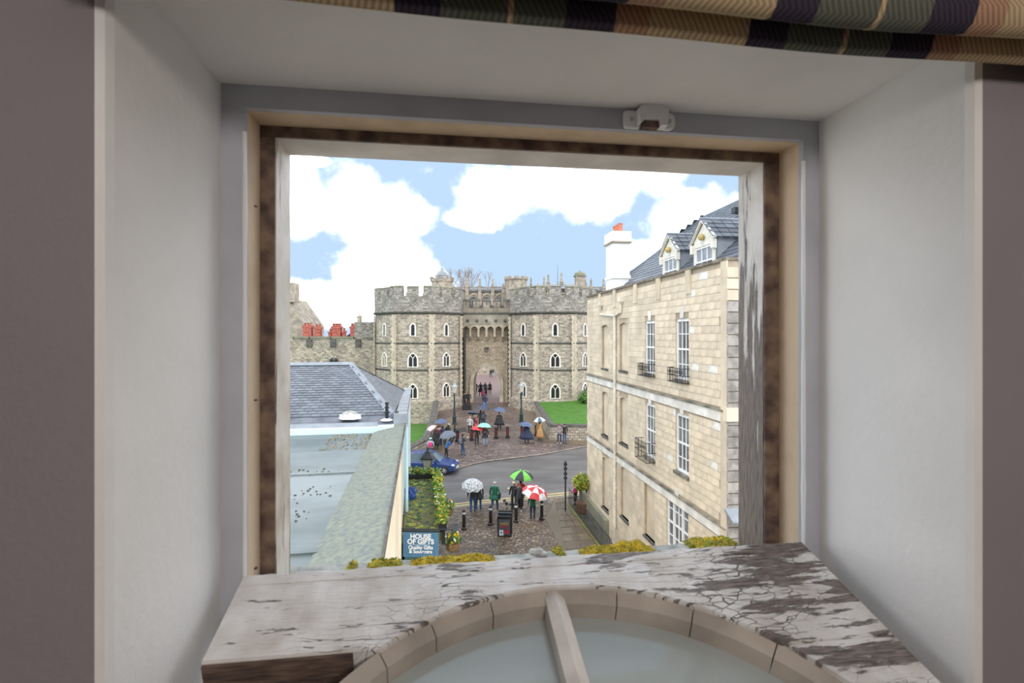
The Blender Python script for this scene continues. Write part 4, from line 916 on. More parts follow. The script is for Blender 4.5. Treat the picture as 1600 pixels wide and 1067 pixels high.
MB().tube([e1, q1], .07, 6).build('hip_ridge', LEAD, RB); MB().tube([(-.2, -5, 16.22), q1], .08, 6).build('ridge', LEAD, RB)
def dormer(x, wd):
    o = put('dormer', None, RB, (x, -1.0, 0)); o['label'] = 'gabled dormer with white sash window'
    ez, az, dp_ = 13.55, 14.2, 2.6
    MB().box(-wd/2, wd/2, -2.6, -.05, HT-.2, ez).build('cheek', LEAD, o)
    b = MB(); b.prism([(-wd/2, 0, HT-.1), (-wd/2+.16, 0, HT-.1), (-wd/2+.16, 0, 13.3), (wd/2-.16, 0, 13.3), (wd/2-.16, 0, HT-.1), (wd/2, 0, HT-.1), (wd/2, 0, ez), (0, 0, az-.05), (-wd/2, 0, ez)], (0, -.12, 0)); b.build('gable_front', mat('cream dormer paint', (.82, .78, .68), .6, .06, 3), o)
    for s in (-1, 1):
        b = MB(); b.prism([(s*(wd/2+.14), .12, ez-.12), (0, .12, az), (0, .12, az+.11), (s*(wd/2+.2), .12, ez-.08)], (0, -.1, 0)); b.build('bargeboard', MATS['cream dormer paint'], o)
        P = lambda xx, yy, zz: (x+xx, yy-1.0, zz)
        A_, B_, C_, D_ = (s*(wd/2+.15), .14, ez-.09), (s*(wd/2+.15), -2.6, ez-.09), (0, -2.6, az+.08), (0, .14, az+.08)
        n_ = (Vector(B_)-Vector(A_)).cross(Vector(D_)-Vector(A_)).normalized(); n_ = -n_ if n_.z < 0 else n_
        b = MB()
        for i in range(4):
            for j in range(7):
                u0_, u1_ = j/7, (j+1)/7-.01; v0_, v1_ = i/4, (i+1)/4+.04
                pt = lambda u, v, h: Vector(A_).lerp(Vector(B_), u).lerp(Vector(D_).lerp(Vector(C_), u), min(v, 1))+n_*h
                b.loft([[pt(u0_, v0_, .02), pt(u1_, v0_, .02), pt(u1_, v1_, .0), pt(u0_, v1_, .0)], [pt(u0_, v0_, .045), pt(u1_, v0_, .045), pt(u1_, v1_, .02), pt(u0_, v1_, .02)]])
        b.build('roof_slates', SLATE, o)
        MB().box(s*(wd/2)-.07, s*(wd/2)+.07, -.05, .12, ez-.45, ez-.12).build('console', MATS['cream dormer paint'], o)
    MB().tube([(0, .15, az+.1), (0, -2.6, az+.1)], .06, 6).build('ridge_roll', LEAD, o)
    MB().ball((0, .1, 13.62), .13, 0, 8).build('carved_boss', mat('ochre boss', (.55, .42, .16), .7), o)
    MB().box(-wd/2+.16, wd/2-.16, -.1, -.06, HT-.1, 13.3).build('pane', mat('dormer glass', (.40, .46, .52), .1, .2, 1), o)
    b = MB(); h0, h1 = HT-.1, 13.3; wi = wd-.32
    for i in range(4): xx = -wi/2+wi*i/3; b.box(xx-.02, xx+.02, -.06, -.02, h0, h1)
    for zz in (12.75, h1-.05): b.box(-wi/2, wi/2, -.06, -.01, zz-.03, zz+.03)
    b.build('sash_bars', WHITEP, o)
dormer(sy(1102, 1.0), 1.5); dormer(sy(1049, 1.0), 1.5)
for xx, oo in ((5.0, -3.6), (3.4, -4.2)): MB().box(xx, xx+.3, oo, oo+.3, 12.2+(-oo-.5)*.911, 12.42+(-oo-.5)*.911).build('roof_vent', BLACKI, RB)
# white chimney on the facade end
xc = sy(966, .9); ck = thing('white_chimney', 'tall white rendered chimney with three red pots on the townhouse', 'chimney', FC+FD*xc-FN*.9, FROT)
for nm, r, z0, z1 in (('shaft', .58, HT-.4, 15.1), ('band', .64, 13.05, 13.2), ('cap', .66, 15.0, 15.55)): MB().box(-r, r, -r*.8, r*.8, z0, z1).build(nm, CHIMW, ck)
MB().box(-.69, .69, -.56, .56, 14.95, 15.02).build('drip', mat('chimney drip', (.45, .36, .25), .8), ck)
for k in range(3): MB().lathe([(.13, 15.55), (.15, 15.6), (.12, 15.9), (.15, 16.0)], 10, (-.38+.38*k, 0, 0)).build('pot', mat('orange pot', (.62, .20, .11), .7), ck)
# ================================================================== LEFT BUILDINGS (lead flat, slate hip, shop canopy)
random.seed(9)
LD = Vector((-.179, 1, 0)).normalized(); LC = Vector((-.674, 0, 0)); LROT = math.atan2(LD.y, LD.x)
# local x = along the facade (world y ~ x*cos), local +y = left of it = away from the street, street side is -y
def lx(y): return y/LD.y
LB = thing('shop_building', 'cream rendered shop with grey lead flat roof beside the house', 'building', LC, LROT)
FL = 6.25
MB().box(lx(4.0), lx(20), .02, 14, -.7, FL-.02).build('wall', CREAMW, LB)
for q in range(3):
    MB().box(lx(8+q*4.2), lx(8.5+q*4.2), -.05, .02, -.4, FL-.3).build('pilaster', CREAMW, LB)
MB().box(lx(3.9), lx(20.6), 1.0, 14.2, FL-.05, FL).build('lead_flat', LEADR, LB)
# raised sloping roof edge with lichen
b = MB(); b.loft([[(x, -.06, FL-.02), (x, -.06, FL+.23), (x, .12, FL+.25), (x, .95, FL+.08), (x, 1.15, FL)] for x in (lx(3.9), lx(8), lx(12), lx(16), lx(20.6))]); b.build('roof_edge', FELT, LB)
MB().box(lx(3.9), lx(20.6), -.09, -.05, FL+.12, FL+.26).build('edge_drip', DSTONE, LB)
for x, m_ in ((lx(14.2), 1), (lx(9.0), 0)):
    MB().box(x, x+.12, 1.0, 10, FL, FL+.035).build('lead_roll', LEADR, LB)
MB().loft([[(lx(20.1), y, FL), (lx(20.6), y, FL), (lx(20.6), y, FL+.33), (lx(20.45), y, FL+.33)] for y in (1.0, 7, 14.2)]).build('upstand', LEAD, LB)
bl = thing('blue_house', 'pale blue rendered house with hipped slate roof beyond the lead flat', 'building', LC, LROT)
MB().box(lx(20.02), lx(32.2), .02, 14, -.7, FL+.2).build('wall', BLUEW, bl)
MB().box(lx(20.7), lx(32.3), -.1, .35, FL+.2, FL+.5).build('parapet', mat('grey parapet coping', (.34, .35, .37), .7, .15, 2), bl)
MB().box(lx(20.6), lx(21.2), -.14, .4, FL+.2, FL+.62).build('parapet_end', LEAD, bl)
MB().tube([(lx(21), -.12, -.3), (lx(21), -.12, FL)], .06, 8).build('downpipe', BLUEW, bl)
MB().box(lx(30.5), lx(32.25), -.06, .02, -.4, FL+.2).build('corner_strip', WHITEP, bl)
inv = Matrix.Rotation(-LROT, 4, 'Z')@Matrix.Translation(-LC)
lc = lambda x, y, z: tuple(inv@Vector((x, y, z)))
re_, rn_, rf_ = lc(-8.0, 25.6, 8.58), lc(-4.95, 21.3, 6.72), lc(-6.4, 30.4, 6.75)
el = lc(-18, 18.96, 6.72); rl = tuple(Vector(re_)+Vector(el)-Vector(rn_))
roof_plane(bl, el, rn_, re_, rl, 'near_slope', .36, .235, 300, key=lambda p: -p[0])
roof_plane(bl, rn_, rf_, re_, re_, 'street_slope', .42, .26, 60)
MB().prism([Vector(re_)-Vector((0, 0, .02)), Vector(rf_), Vector(lc(-19, 28.6, 6.75)), Vector(rl)-Vector((0, 0, .02))], (0, 0, -.1)).build('rear_slope', SLATE_U, bl)
for a, c in ((re_, rn_), (re_, rl)):
    a, c = Vector(a), Vector(c); d = (c-a).normalized(); n_ = d.cross(Vector((0, 0, 1))).normalized()*.17
    MB().loft([[p+n_+Vector((0, 0, -.01)), p+Vector((0, 0, .13)), p-n_+Vector((0, 0, -.01)), p-Vector((0, 0, .05))] for p in (a, c)]).build('hip_flashing', LEAD, bl)
a, c = Vector(re_), Vector(rf_); MB().tube([a, c], .06, 6).build('hip_roll', DSTONE, bl)
a, c = Vector(el), Vector(rn_); MB().loft([[p+Vector((-.75, 0, -.35)), p+Vector((.05, 0, -.02)), p+Vector((.05, 0, .02)), p+Vector((-.75, 0, -.28))] for p in (a, c)]).build('eaves_lead', mat('dark lead apron', (.14, .15, .175), .4, .2, 2), bl)
# roof light and pipes on the eaves
rlx = thing('roof_light', 'white polygonal roof light with pyramid glass on the slate eaves', 'roof light', at(547, 651, 20.6))
b = MB(); hexa = lambda r, z: [(r*math.cos(R(60*k)), r*.7*math.sin(R(60*k)), z) for k in range(6)]
b.loft([hexa(.46, -.08), hexa(.42, .06)]); b.build('kerb', WHITEP, rlx); MB().loft([hexa(.38, .06), hexa(.24, .2), hexa(.03, .26)]).build('glazing', mat('hazy skylight', (.48, .47, .42), .3, .2, 6), rlx)
for k in range(6): MB().tube([(.42*math.cos(R(60*k)), .29*math.sin(R(60*k)), .06), (.42*math.cos(R(60*k+60)), .29*math.sin(R(60*k+60)), .06)], .025, 5).build('frame_bar', WHITEP, rlx)
vp = thing('vent_pipe', 'black collared vent pipe at the corner of the slate roof', 'pipe', at(604.5, 652, 20.9))
MB().lathe([(.065, -.1), (.065, .15), (.10, .16), (.10, .22), (.065, .23), (.065, .36), (.10, .37), (.10, .43), (.06, .44), (.06, .55), (.085, .56), (.085, .62)], 10).build('stack', BLACKI, vp); MB().lathe([(.28, -.12), (.22, -.08), (.1, -.04)], 10).build('flashing', WHITEP, vp)
vp2 = thing('vent_pipe', 'short grey vent pipe beside the lead hip end', 'pipe', at(619.5, 655, 20.9))
MB().lathe([(.075, -.15), (.075, .3), (.09, .3), (.09, .33)], 10).build('stack', DSTONE, vp2); MB().lathe([(.13, -.15), (.1, -.1)], 10).build('collar', LEAD, vp2)
b = MB()
for i in range(260):
    p = Vector((lx(random.uniform(17.2, 19.8)), random.uniform(1.1, 2.6), FL+.012)); a = Vector((random.gauss(0, 1), random.gauss(0, 1), .2)).normalized()*.05; c = Vector((-a.y, a.x, .01))*.5; b.face([p-a, p+c, p+a, p-c], random.randrange(2))
tag(b.build('fallen_leaves', [mat('brown leaf', (.24, .15, .05), .8), mat('ochre leaf', (.36, .24, .06), .8)], None, LC, LROT, fix=False), 'brown dead leaves gathered in the corner of the lead flat', 'leaves', None, 'stuff')
b = MB()
for i in range(70):
    p = Vector((lx(random.choice((12.2, 12.6, 11.2, 14.5))+random.gauss(0, .25)), random.uniform(1.4, 3.2), FL+.012)); r = random.uniform(.01, .04); b.ball(p, r, 0, 5, (1.3, 1, .4))
tag(b.build('roof_debris', mat('dark roof debris', (.10, .095, .07), .9), None, LC, LROT, fix=False), 'scattered dark debris on the wet lead flat', 'debris', None, 'stuff')
# shop canopy roof with moss and flower troughs
CNP = thing('shop_canopy', 'mossy flat canopy roof over the gift shop front', 'canopy', LC, LROT)
MB().box(lx(18.4), lx(26.0), -1.45, .0, 2.55, 2.8).build('roof_slab', mat('mossy canopy', (.15, .115, .075), .95, .3, 3, .04, 14, col2=(.17, .19, .05)), CNP)
MB().box(lx(18.3), lx(26.1), -1.55, -1.42, 2.45, 2.86).build('fascia', BLACKI, CNP); MB().box(lx(25.95), lx(26.1), -1.55, .0, 2.45, 2.95).build('fascia', BLACKI, CNP)
MB().box(lx(18.5), lx(25.8), -1.3, -.1, -.4, 2.5).build('shopfront', mat('teal shopfront', (.10, .22, .22), .3, .2, 1), CNP)
MB().box(lx(18.25), lx(18.5), -1.25, -.9, -.4, 2.5).build('door_post', WHITEP, CNP)
b = MB()
for i in range(160): b.ball((lx(random.uniform(18.6, 25.7)), random.uniform(-1.3, -.1), 2.81), random.uniform(.03, .10), random.randrange(2), 6, (1.4, 1.2, .5))
tag(b.build('canopy_moss', [LEAF3, MOSSG], None, LC, LROT, fix=False), 'low moss and weeds growing over the shop canopy', 'moss', None, 'stuff')
def trough(x0, x1, y0, y1, label, num, fl):
    e_ = thing('flower_trough', label, 'flower box', LC, LROT, 'flower troughs on the canopy'); MB().box(x0, x1, y0, y1, 2.86, 3.05).build('box', BLACKI, e_)
    b = MB()
    for i in range(int((x1-x0)*(y1-y0)*40)+6): b.leaves((random.uniform(x0, x1), random.uniform(y0, y1), 3.15+random.uniform(-.05, .12)), .17, 16, .07, 3)
    b.build('foliage', [LEAF1, LEAF2, LEAF1], e_, fix=False)
    b = MB()
    for i in range(num):
        c = (random.uniform(x0, x1), random.uniform(y0-.08, y1+.08), 3.22+random.uniform(0, .12)); b.ball(c, random.uniform(.035, .06), fl[i % len(fl)], 6, (1, 1, .5))
    b.build('flowers', [YELLOW, WPET, ORANGE], e_, fix=False)['kind'] = 'stuff'
for k in range(5):
    x0 = lx(18.5+k*1.46); trough(x0, x0+1.4, -1.62, -1.32, ['flower trough with orange and yellow blooms at the canopy corner above the shop sign', 'flower trough with white and yellow blooms second from the shop sign', 'flower trough with white blooms in the middle of the canopy edge', 'flower trough with yellow blooms second from the lantern', 'leafy flower trough at the canopy corner by the lantern'][k], 14, [[2, 0], [1, 0], [1, 1, 0], [0], [0, 1]][k])
trough(lx(25.6), lx(25.9), -1.3, -.05, 'flower trough with orange blooms along the canopy end behind the lantern', 14, [2, 0, 1])
def basket(x, y, label):
    e_ = thing('hanging_basket', label, 'basket', Vector(LC)+Matrix.Rotation(LROT, 3, 'Z')@Vector((x, y, 0)), 0, 'hanging baskets on the shop canopy')
    MB().lathe([(.08, 1.9), (.22, 2.0), (.28, 2.2), (.29, 2.25)], 10).build('wicker_bowl', mat('wicker', (.28, .16, .07), .8, .3, 20), e_)
    b = MB(); b.leaves((0, 0, 2.4), .33, 150, .08, 3, (1, 1, .7)); b.build('foliage', [LEAF1, LEAF3, LEAF2], e_, fix=False)
    b = MB()
    for k in range(14): b.ball((random.uniform(-.25, .25), random.uniform(-.25, .25), 2.5+random.uniform(-.1, .12)), .045, k % 2, 6)
    b.build('flowers', [YELLOW, WPET], e_, fix=False)['kind'] = 'stuff'
    b = MB(); b.tube([(0, 0, 2.25), (.0, 0, 2.75)], .012, 5); b.tube([(0, 0, 2.75), Matrix.Rotation(LROT, 3, 'Z')@Vector((0, .32, 0))+Vector((0, 0, 2.78))], .015, 5); b.build('bracket', BLACKI, e_)
basket(lx(18.9), -1.85, 'hanging basket of green foliage by the shop sign corner'); basket(lx(22.6), -1.85, 'hanging basket with white and yellow flowers halfway along the canopy')
b = MB(); b.lathe([(.2, 2.8), (.26, 3.0)], 10); b.leaves((0, 0, 3.15), .3, 120, .08, 1, (1, 1, .6))
tag(b.build('blue_flower_pot', [mat('blue petals', (.06, .14, .45), .6, .3, 8)], None, Vector(LC)+Matrix.Rotation(LROT, 3, 'Z')@Vector((lx(22.6), -.25, 0)), 0, fix=False), 'pot of blue flowers on the mossy canopy against the wall', 'plant')
# hanging sign
SGN = at(657.5, 847, 17.6); sg = thing('shop_sign', 'blue hanging sign with white lettering for gifts and souvenirs', 'sign', SGN, R(-2))
MB().box(-.61, .61, -.03, .03, -.50, .36).build('board', mat('blue sign paint', (.075, .20, .33), .5, .06, 6), sg)
MB().box(-.65, .65, -.045, .045, .36, .41).build('top_frame', BLACKI, sg)
b = MB(); b.tube([(-.6, 0, .42), (-.6, 0, .95)], .012, 5); b.tube([(-.62, 0, .92), (.62, 0, .50)], .014, 5); b.tube([(-.9, 0, .45), (1.1, 0, .45)], .02, 6); b.build('bracket', BLACKI, sg)
def text(s, size, loc, parent, m, name='lettering', bold=0.0, rx=R(90)):
    cu = bpy.data.curves.new(name, 'FONT'); cu.body = s; cu.size = size; cu.align_x = 'CENTER'; cu.extrude = .003; cu.offset = bold
    tmp = bpy.data.objects.new('tmp', cu); C.objects.link(tmp); dg = bpy.context.evaluated_depsgraph_get(); me = bpy.data.meshes.new_from_object(tmp.evaluated_get(dg)); bpy.data.objects.remove(tmp)
    me.materials.clear(); me.materials.append(m); o = put(name, me, parent, loc); o.rotation_euler = (rx, 0, 0); return o
LET = mat('white lettering', (.85, .86, .86), .5, .02)
text('HOUSE', .225, (0, -.034, .135), sg, LET, bold=.008); text('OF GIFTS', .225, (0, -.034, -.045), sg, LET, bold=.008)
text('Quality Gifts', .165, (0, -.034, -.225), sg, LET, bold=.005); text('& Souvenirs', .165, (0, -.034, -.365), sg, LET, bold=.005)
MB().box(-.4, .3, -.034, -.03, -.088, -.078).build('rule_line', LET, sg)
# ================================================================== STREET FURNITURE
def lantern_post(px, py, h, label, sc=1.0):
    g = G(px, py); e_ = thing('street_lamp', label, 'street lamp', g+Vector((0, 0, .06)), 0, 'cast iron street lamps by the gate')
    MB().lathe([(.26, 0), (.26, .12), (.20, .16), (.20, .75), (.24, .8), (.14, .9), (.11, 1.4), (.14, 1.45), (.09, 1.55), (.075, h-1.35), (.11, h-1.3), (.05, h-1.2)], 10).build('column', BLUEI, e_)
    MB().tube([(-.3, 0, h-1.45), (.3, 0, h-1.45)], .03, 6).build('ladder_bar', BLUEI, e_)
    MB().loft([[(r*math.cos(R(60*k)), r*math.sin(R(60*k)), z) for k in range(6)] for r, z in ((.12, h-1.2), (.27, h-.6))]).build('lantern_glass', mat('lantern glass', (.60, .58, .50), .15, .1, 3), e_)
    MB().lathe([(.34, h-.6), (.33, h-.52), (.16, h-.38), (.12, h-.25), (.05, h-.2), (.04, h)], 6).build('lantern_roof', mat('lantern top', (.40, .41, .41), .4), e_)
    return e_
lantern_post(710, 664, 4.5, 'tall dark street lamp beside the left lawn pavement'); lantern_post(814.5, 660, 4.4, 'tall dark street lamp beside the right lawn pavement')
e_ = thing('box_lantern', 'large black four-sided lantern on a post behind the flower canopy', 'street lamp', Vector((at(668, 735, 26.6).x, 26.6, gz(26.6))))
hz_ = EYE-(735-HZ)/F*e_.location.y-e_.location.z
MB().tube([(0, 0, 0), (0, 0, hz_)], .06, 8).build('post', BLACKI, e_)
MB().loft([[(sx*r, sy_*r, hz_+z) for sx, sy_ in ((-1, -1), (1, -1), (1, 1), (-1, 1))] for r, z in ((.13, .05), (.25, .62))]).build('glass', mat('cream lantern glass', (.42, .40, .32), .2, .1, 2), e_)
for s in ((-1, -1), (1, -1), (1, 1), (-1, 1)): MB().tube([(s[0]*.13, s[1]*.13, hz_+.05), (s[0]*.25, s[1]*.25, hz_+.62)], .018, 5).build('frame_bar', BLACKI, e_)
MB().loft([[(sx*r, sy_*r, hz_+z) for sx, sy_ in ((-1, -1), (1, -1), (1, 1), (-1, 1))] for r, z in ((.33, .62), (.33, .68), (.15, .88), (.12, .98), (.05, 1.0), (.03, 1.2))]).build('roof', BLACKI, e_)
MB().box(-.15, .15, -.15, .15, hz_, hz_+.05).build('base_tray', BLACKI, e_)
def bollard(px, py, kind, label, group):
    g = G(px, py)+Vector((0, 0, .07)); e_ = thing('bollard', label, 'bollard', g, 0, group); b = MB()
    if kind == 'n':
        b.lathe([(.17, 0), (.17, .08), (.10, .12), (.085, .75), (.115, .78), (.085, .82), (.085, .93), (.11, .95), (.06, 1.04), (.02, 1.06)], 8); b.build('post', mat('brown black bollard paint', (.03, .018, .018), .35), e_); MB().lathe([(.09, .83), (.09, .92)], 8).build('white_band', WHITEP, e_)
    else:
        b.box(-.20, .20, -.2, .2, 0, .16); b.lathe([(.15, .16), (.13, .2), (.13, .9), (.16, .92), (.16, 1.0), (.08, 1.08)], 8); b.build('post', BLACKI, e_)
        for k in range(4): a = R(90*k+0); MB().box(-.06, .06, -.138, -.12, .25, .85).build('red_panel', REDP, e_, rz=a)
NB = ['bollard with white band nearest the shop canopy', 'bollard with white band beside the man in green', 'bollard with white band right behind the advertising board', 'bollard with white band under the red and white umbrella']
for (x, y), l in zip(((725, 829), (766.5, 822), (806.5, 817.5), (846.5, 813.5)), NB): bollard(x, y, 'n', 'black '+l, 'black bollards along the near pavement')
FB = ['left of the photographer', 'in front of the woman in light grey', 'next to the caped figure', 'right of the caped figure', 'partly behind the blue cape', 'beside the tan coat']
for (x, y), l in zip(((715, 691), (737, 689), (775, 686), (793, 685), (815.5, 683.5), (838, 682)), FB): bollard(x, y, 'f', 'dark red and black bollard '+l, 'red bollards across the castle ramp')
# advertising board
ab = thing('advertising_board', 'black A-frame advertising board with colourful poster on the cobbles', 'sign', G(789, 838)+Vector((0, 0, .07)), R(-4))
for s, nm in ((-1, 'front_leaf'), (1, 'back_leaf')):
    o = MB().box(-.36, .36, -.03, .03, 0, 1.15).build(nm, BLACKI, ab, (0, s*.22, 0)); o.rotation_euler = (R(-s*10), 0, 0)
    if s < 0:
        for nm2, bx, c in (('poster', (-.29, .29, -.036, -.03, .1, .98), (.10, .11, .13)), ('picture_strip', (-.22, .2, -.04, -.036, .66, .82), (.30, .22, .10)), ('red_strip', (-.22, .2, -.04, -.036, .56, .63), (.45, .04, .05)), ('red_figure', (0, .24, -.04, -.036, .2, .42), (.45, .04, .06)), ('white_notice', (-.27, -.06, -.042, -.036, .08, .4), (.75, .78, .82)), ('blue_mark', (-.19, -.13, -.045, -.042, .2, .3), (.05, .15, .4))):
            MB().box(*bx).build(nm2, mat(nm2, c, .5, .3, 20), o)
MB().box(-.36, .36, -.24, -.05, 1.12, 1.22).build('header', BLACKI, ab)
# sign post on the path
sp_ = thing('sign_post', 'slim dark green street sign post by the area railings', 'post', G(883.5, 801)+Vector((0, 0, .08)))
MB().tube([(0, 0, 0), (0, 0, 2.85)], .045, 8).build('pole', BLACKI, sp_); 
for z in (1.9, 2.15, 2.45, 2.7): MB().box(-.10, .10, -.05, .05, z, z+.14).build('finger_plate', BLUEI, sp_)
MB().ball((0, 0, 2.9), .07).build('finial', BLUEI, sp_)
# area railings with kerb, light well
ar = thing('area_railing', 'black iron railings on a mossy kerb around the basement area', 'railing')
P0, P1 = G(889, 791), G(955, 880); b = MB(); n = 34
for i in range(n+1): p = P0.lerp(P1, i/n); b.tube([p, p+Vector((0, 0, 1.15))], .014, 5)
b.build('bars', BLACKI, ar); b = MB()
for z in (.25, 1.05): b.tube([P0+Vector((0, 0, z)), P1+Vector((0, 0, z))], .02, 5)
b.build('rails', BLACKI, ar); d = (P1-P0).normalized(); n_ = Vector((-d.y, d.x, 0))*.12
MB().prism([P0-n_, P1-n_, P1+n_, P0+n_], (0, 0, .16)).build('kerb', MATS['mossy canopy'], ar)
Q0, Q1 = G(905, 788), G(945, 842)
MB().prism([Q0, Q1, Q1+Vector((.25, 0, 0)), Q0+Vector((.25, 0, 0))], (0, 0, .95)).build('area_wall', MOSSST, ar)
e_ = thing('topiary', 'potted yellow-green bushy topiary in a brown tub by the townhouse', 'plant', G(906, 801)+Vector((.1, 0, .05)))
MB().lathe([(.28, 0), (.36, .5), (.38, .55)], 12).build('tub', mat('brown tub', (.26, .12, .06), .7, .2, 8), e_); MB().tube([(0, 0, .5), (0, 0, 1.3)], .04, 6).build('stem', RAWW, e_)
b = MB(); b.leaves((0, 0, 1.75), .52, 700, .10, 3, (1, 1, 1)); b.build('foliage', [LEAF2, LEAF1, LEAF2], e_, fix=False)
# dark chest by the gate guards
MB_ = MB().box(-.55, .55, -.3, .3, 0, .45).box(-.58, .58, -.33, .33, .45, .52); tag(MB_.build('black_chest', BLACKI, None, G(729.5, 641)+Vector((0, 0, .07))), 'low black chest beside the gateway', 'box')
sgn = thing('notice_board', 'dark framed notice board at the foot of the right tower', 'sign', G(817, 640)+Vector((0, 0, .1)))
MB().tube([(0, 0, 0), (0, 0, 1.0)], .05, 6).build('post', BLACKI, sgn); MB().box(-.35, .35, -.05, .05, .9, 1.9).build('panel', BLUEI, sgn); MB().box(-.27, .27, -.06, -.05, 1.0, 1.8).build('notice', mat('notice paper', (.35, .4, .42), .5), sgn)
# ------------------------------------------------------------------ blue hatchback
carE = thing('blue_car', 'shiny dark blue hatchback parked at the kerb behind the shop corner', 'car', G(680, 741.5)+Vector((-.55, .85, .0)), R(-6))
CB = mat('blue car paint', (.025, .055, .20), .18, .1, 1, spec=.8); CG = mat('car glass', (.16, .22, .25), .08, .2, 1)
def sect(x, hw, zb, zt, rr_=.12):
    return [(x, -hw+.04, zb), (x, hw-.04, zb), (x, hw, zb+.12), (x, hw, zt-rr_), (x, hw-rr_, zt), (x, 0, zt+.03), (x, -hw+rr_, zt), (x, -hw, zt-rr_), (x, -hw, zb+.12)]
MB().loft([sect(*s) for s in ((-2.1, .70, .35, .80), (-2.02, .80, .25, .92), (-1.5, .87, .22, .95), (-.5, .88, .22, .94), (.6, .88, .22, .92), (1.2, .86, .22, .88), (1.7, .82, .24, .80), (2.0, .72, .27, .68), (2.1, .58, .32, .58))]).build('body', CB, carE, smooth=False)
MB().loft([[(x, -hw, z0), (x, hw, z0), (x2, hw2, z1), (x2, -hw2, z1)] for x, hw, z0, x2, hw2, z1 in ((-1.95, .74, .9, -1.55, .58, 1.36), (-1.0, .80, .92, -1.0, .64, 1.45), (.1, .80, .92, 0, .64, 1.46), (.95, .78, .9, .25, .60, 1.40))]).build('cabin_glass', CG, carE)
MB().loft([[(x, -hw, z), (x, hw, z), (x, hw-.05, z+.05), (x, -hw+.05, z+.05)] for x, hw, z in ((-1.58, .59, 1.35), (-1.0, .66, 1.44), (0, .66, 1.45), (.27, .61, 1.39))]).build('roof', CB, carE)
for sx in (-1, 1):
    for a, c in (((.95, .80, .9), (.25, .62, 1.41)), ((-.25, .82, .92), (-.3, .65, 1.45)), ((-1.95, .75, .9), (-1.55, .6, 1.37))): MB().tube([(a[0], sx*a[1], a[2]), (c[0], sx*c[1], c[2])], .045, 5).build('pillar', CB, carE)
    for x in (-1.3, 1.32):
        wv_ = MB().lathe([(.2, -.1), (.31, -.1), (.33, -.05), (.33, .07), (.30, .1), (.2, .1)], 18).build('wheel', BLACKI, carE, (x, sx*.80, .33)); wv_.rotation_euler = (R(90), 0, 0)
        b = MB(); b.lathe([(.21, .09 if sx < 0 else -.09), (.19, .07 if sx < 0 else -.07)], 16)
        for k in range(7): a = 2*math.pi*k/7; b.tube([(0, 0, -sx*.10), (.2*math.cos(a), .2*math.sin(a), -sx*.10)], .025, 5)
        b.build('alloy_rim', mat('silver alloy', (.7, .7, .72), .3, metal=.6), wv_)
    MB().ball((1.88, sx*.62, .66), .17, 0, 8, (1, .9, .5)).build('headlight', mat('headlight', (.85, .86, .9), .1), carE)
    MB().box(.55, .75, sx*.92-.08, sx*.92+.08, .92, 1.04).build('mirror', CB, carE)
MB().box(2.06, 2.12, -.35, .35, .36, .5).build('number_plate', WHITEP, carE); MB().box(2.0, 2.1, -.45, .45, .52, .58).build('grille', BLACKI, carE)
# ================================================================== PEOPLE
random.seed(17)
def col(name, c, rough=.8): return mat(name, c, rough, .12, 12)
SKIN = col('skin', (.62, .40, .30), .6); DARKC = col('black cloth', (.022, .022, .026)); NAVY = col('navy cloth', (.025, .035, .075)); JEANS = col('blue denim', (.04, .10, .22)); CHAR = col('charcoal cloth', (.06, .062, .07))
HAIRD = col('dark hair', (.035, .025, .02)); HAIRG = col('grey hair', (.55, .52, .48)); SHOE = col('dark shoe', (.02, .018, .016)); BROWNS = col('brown shoe', (.28, .09, .05)); WSHOE = col('white shoe', (.7, .7, .7))
GREENC = col('dark green coat', (.02, .14, .08)); REDC = col('red coat', (.55, .02, .04)); PINKC = col('pink coat', (.70, .05, .22)); TAN = col('tan coat', (.52, .30, .12)); LGREY = col('light grey coat', (.50, .50, .50)); BLUEC = col('blue jacket', (.04, .14, .42)); LJEANS = col('light denim', (.25, .36, .50)); PINKP = col('pale pink cloth', (.70, .45, .45)); TEAL = col('pale teal cloth', (.45, .72, .70))
POSES = {}
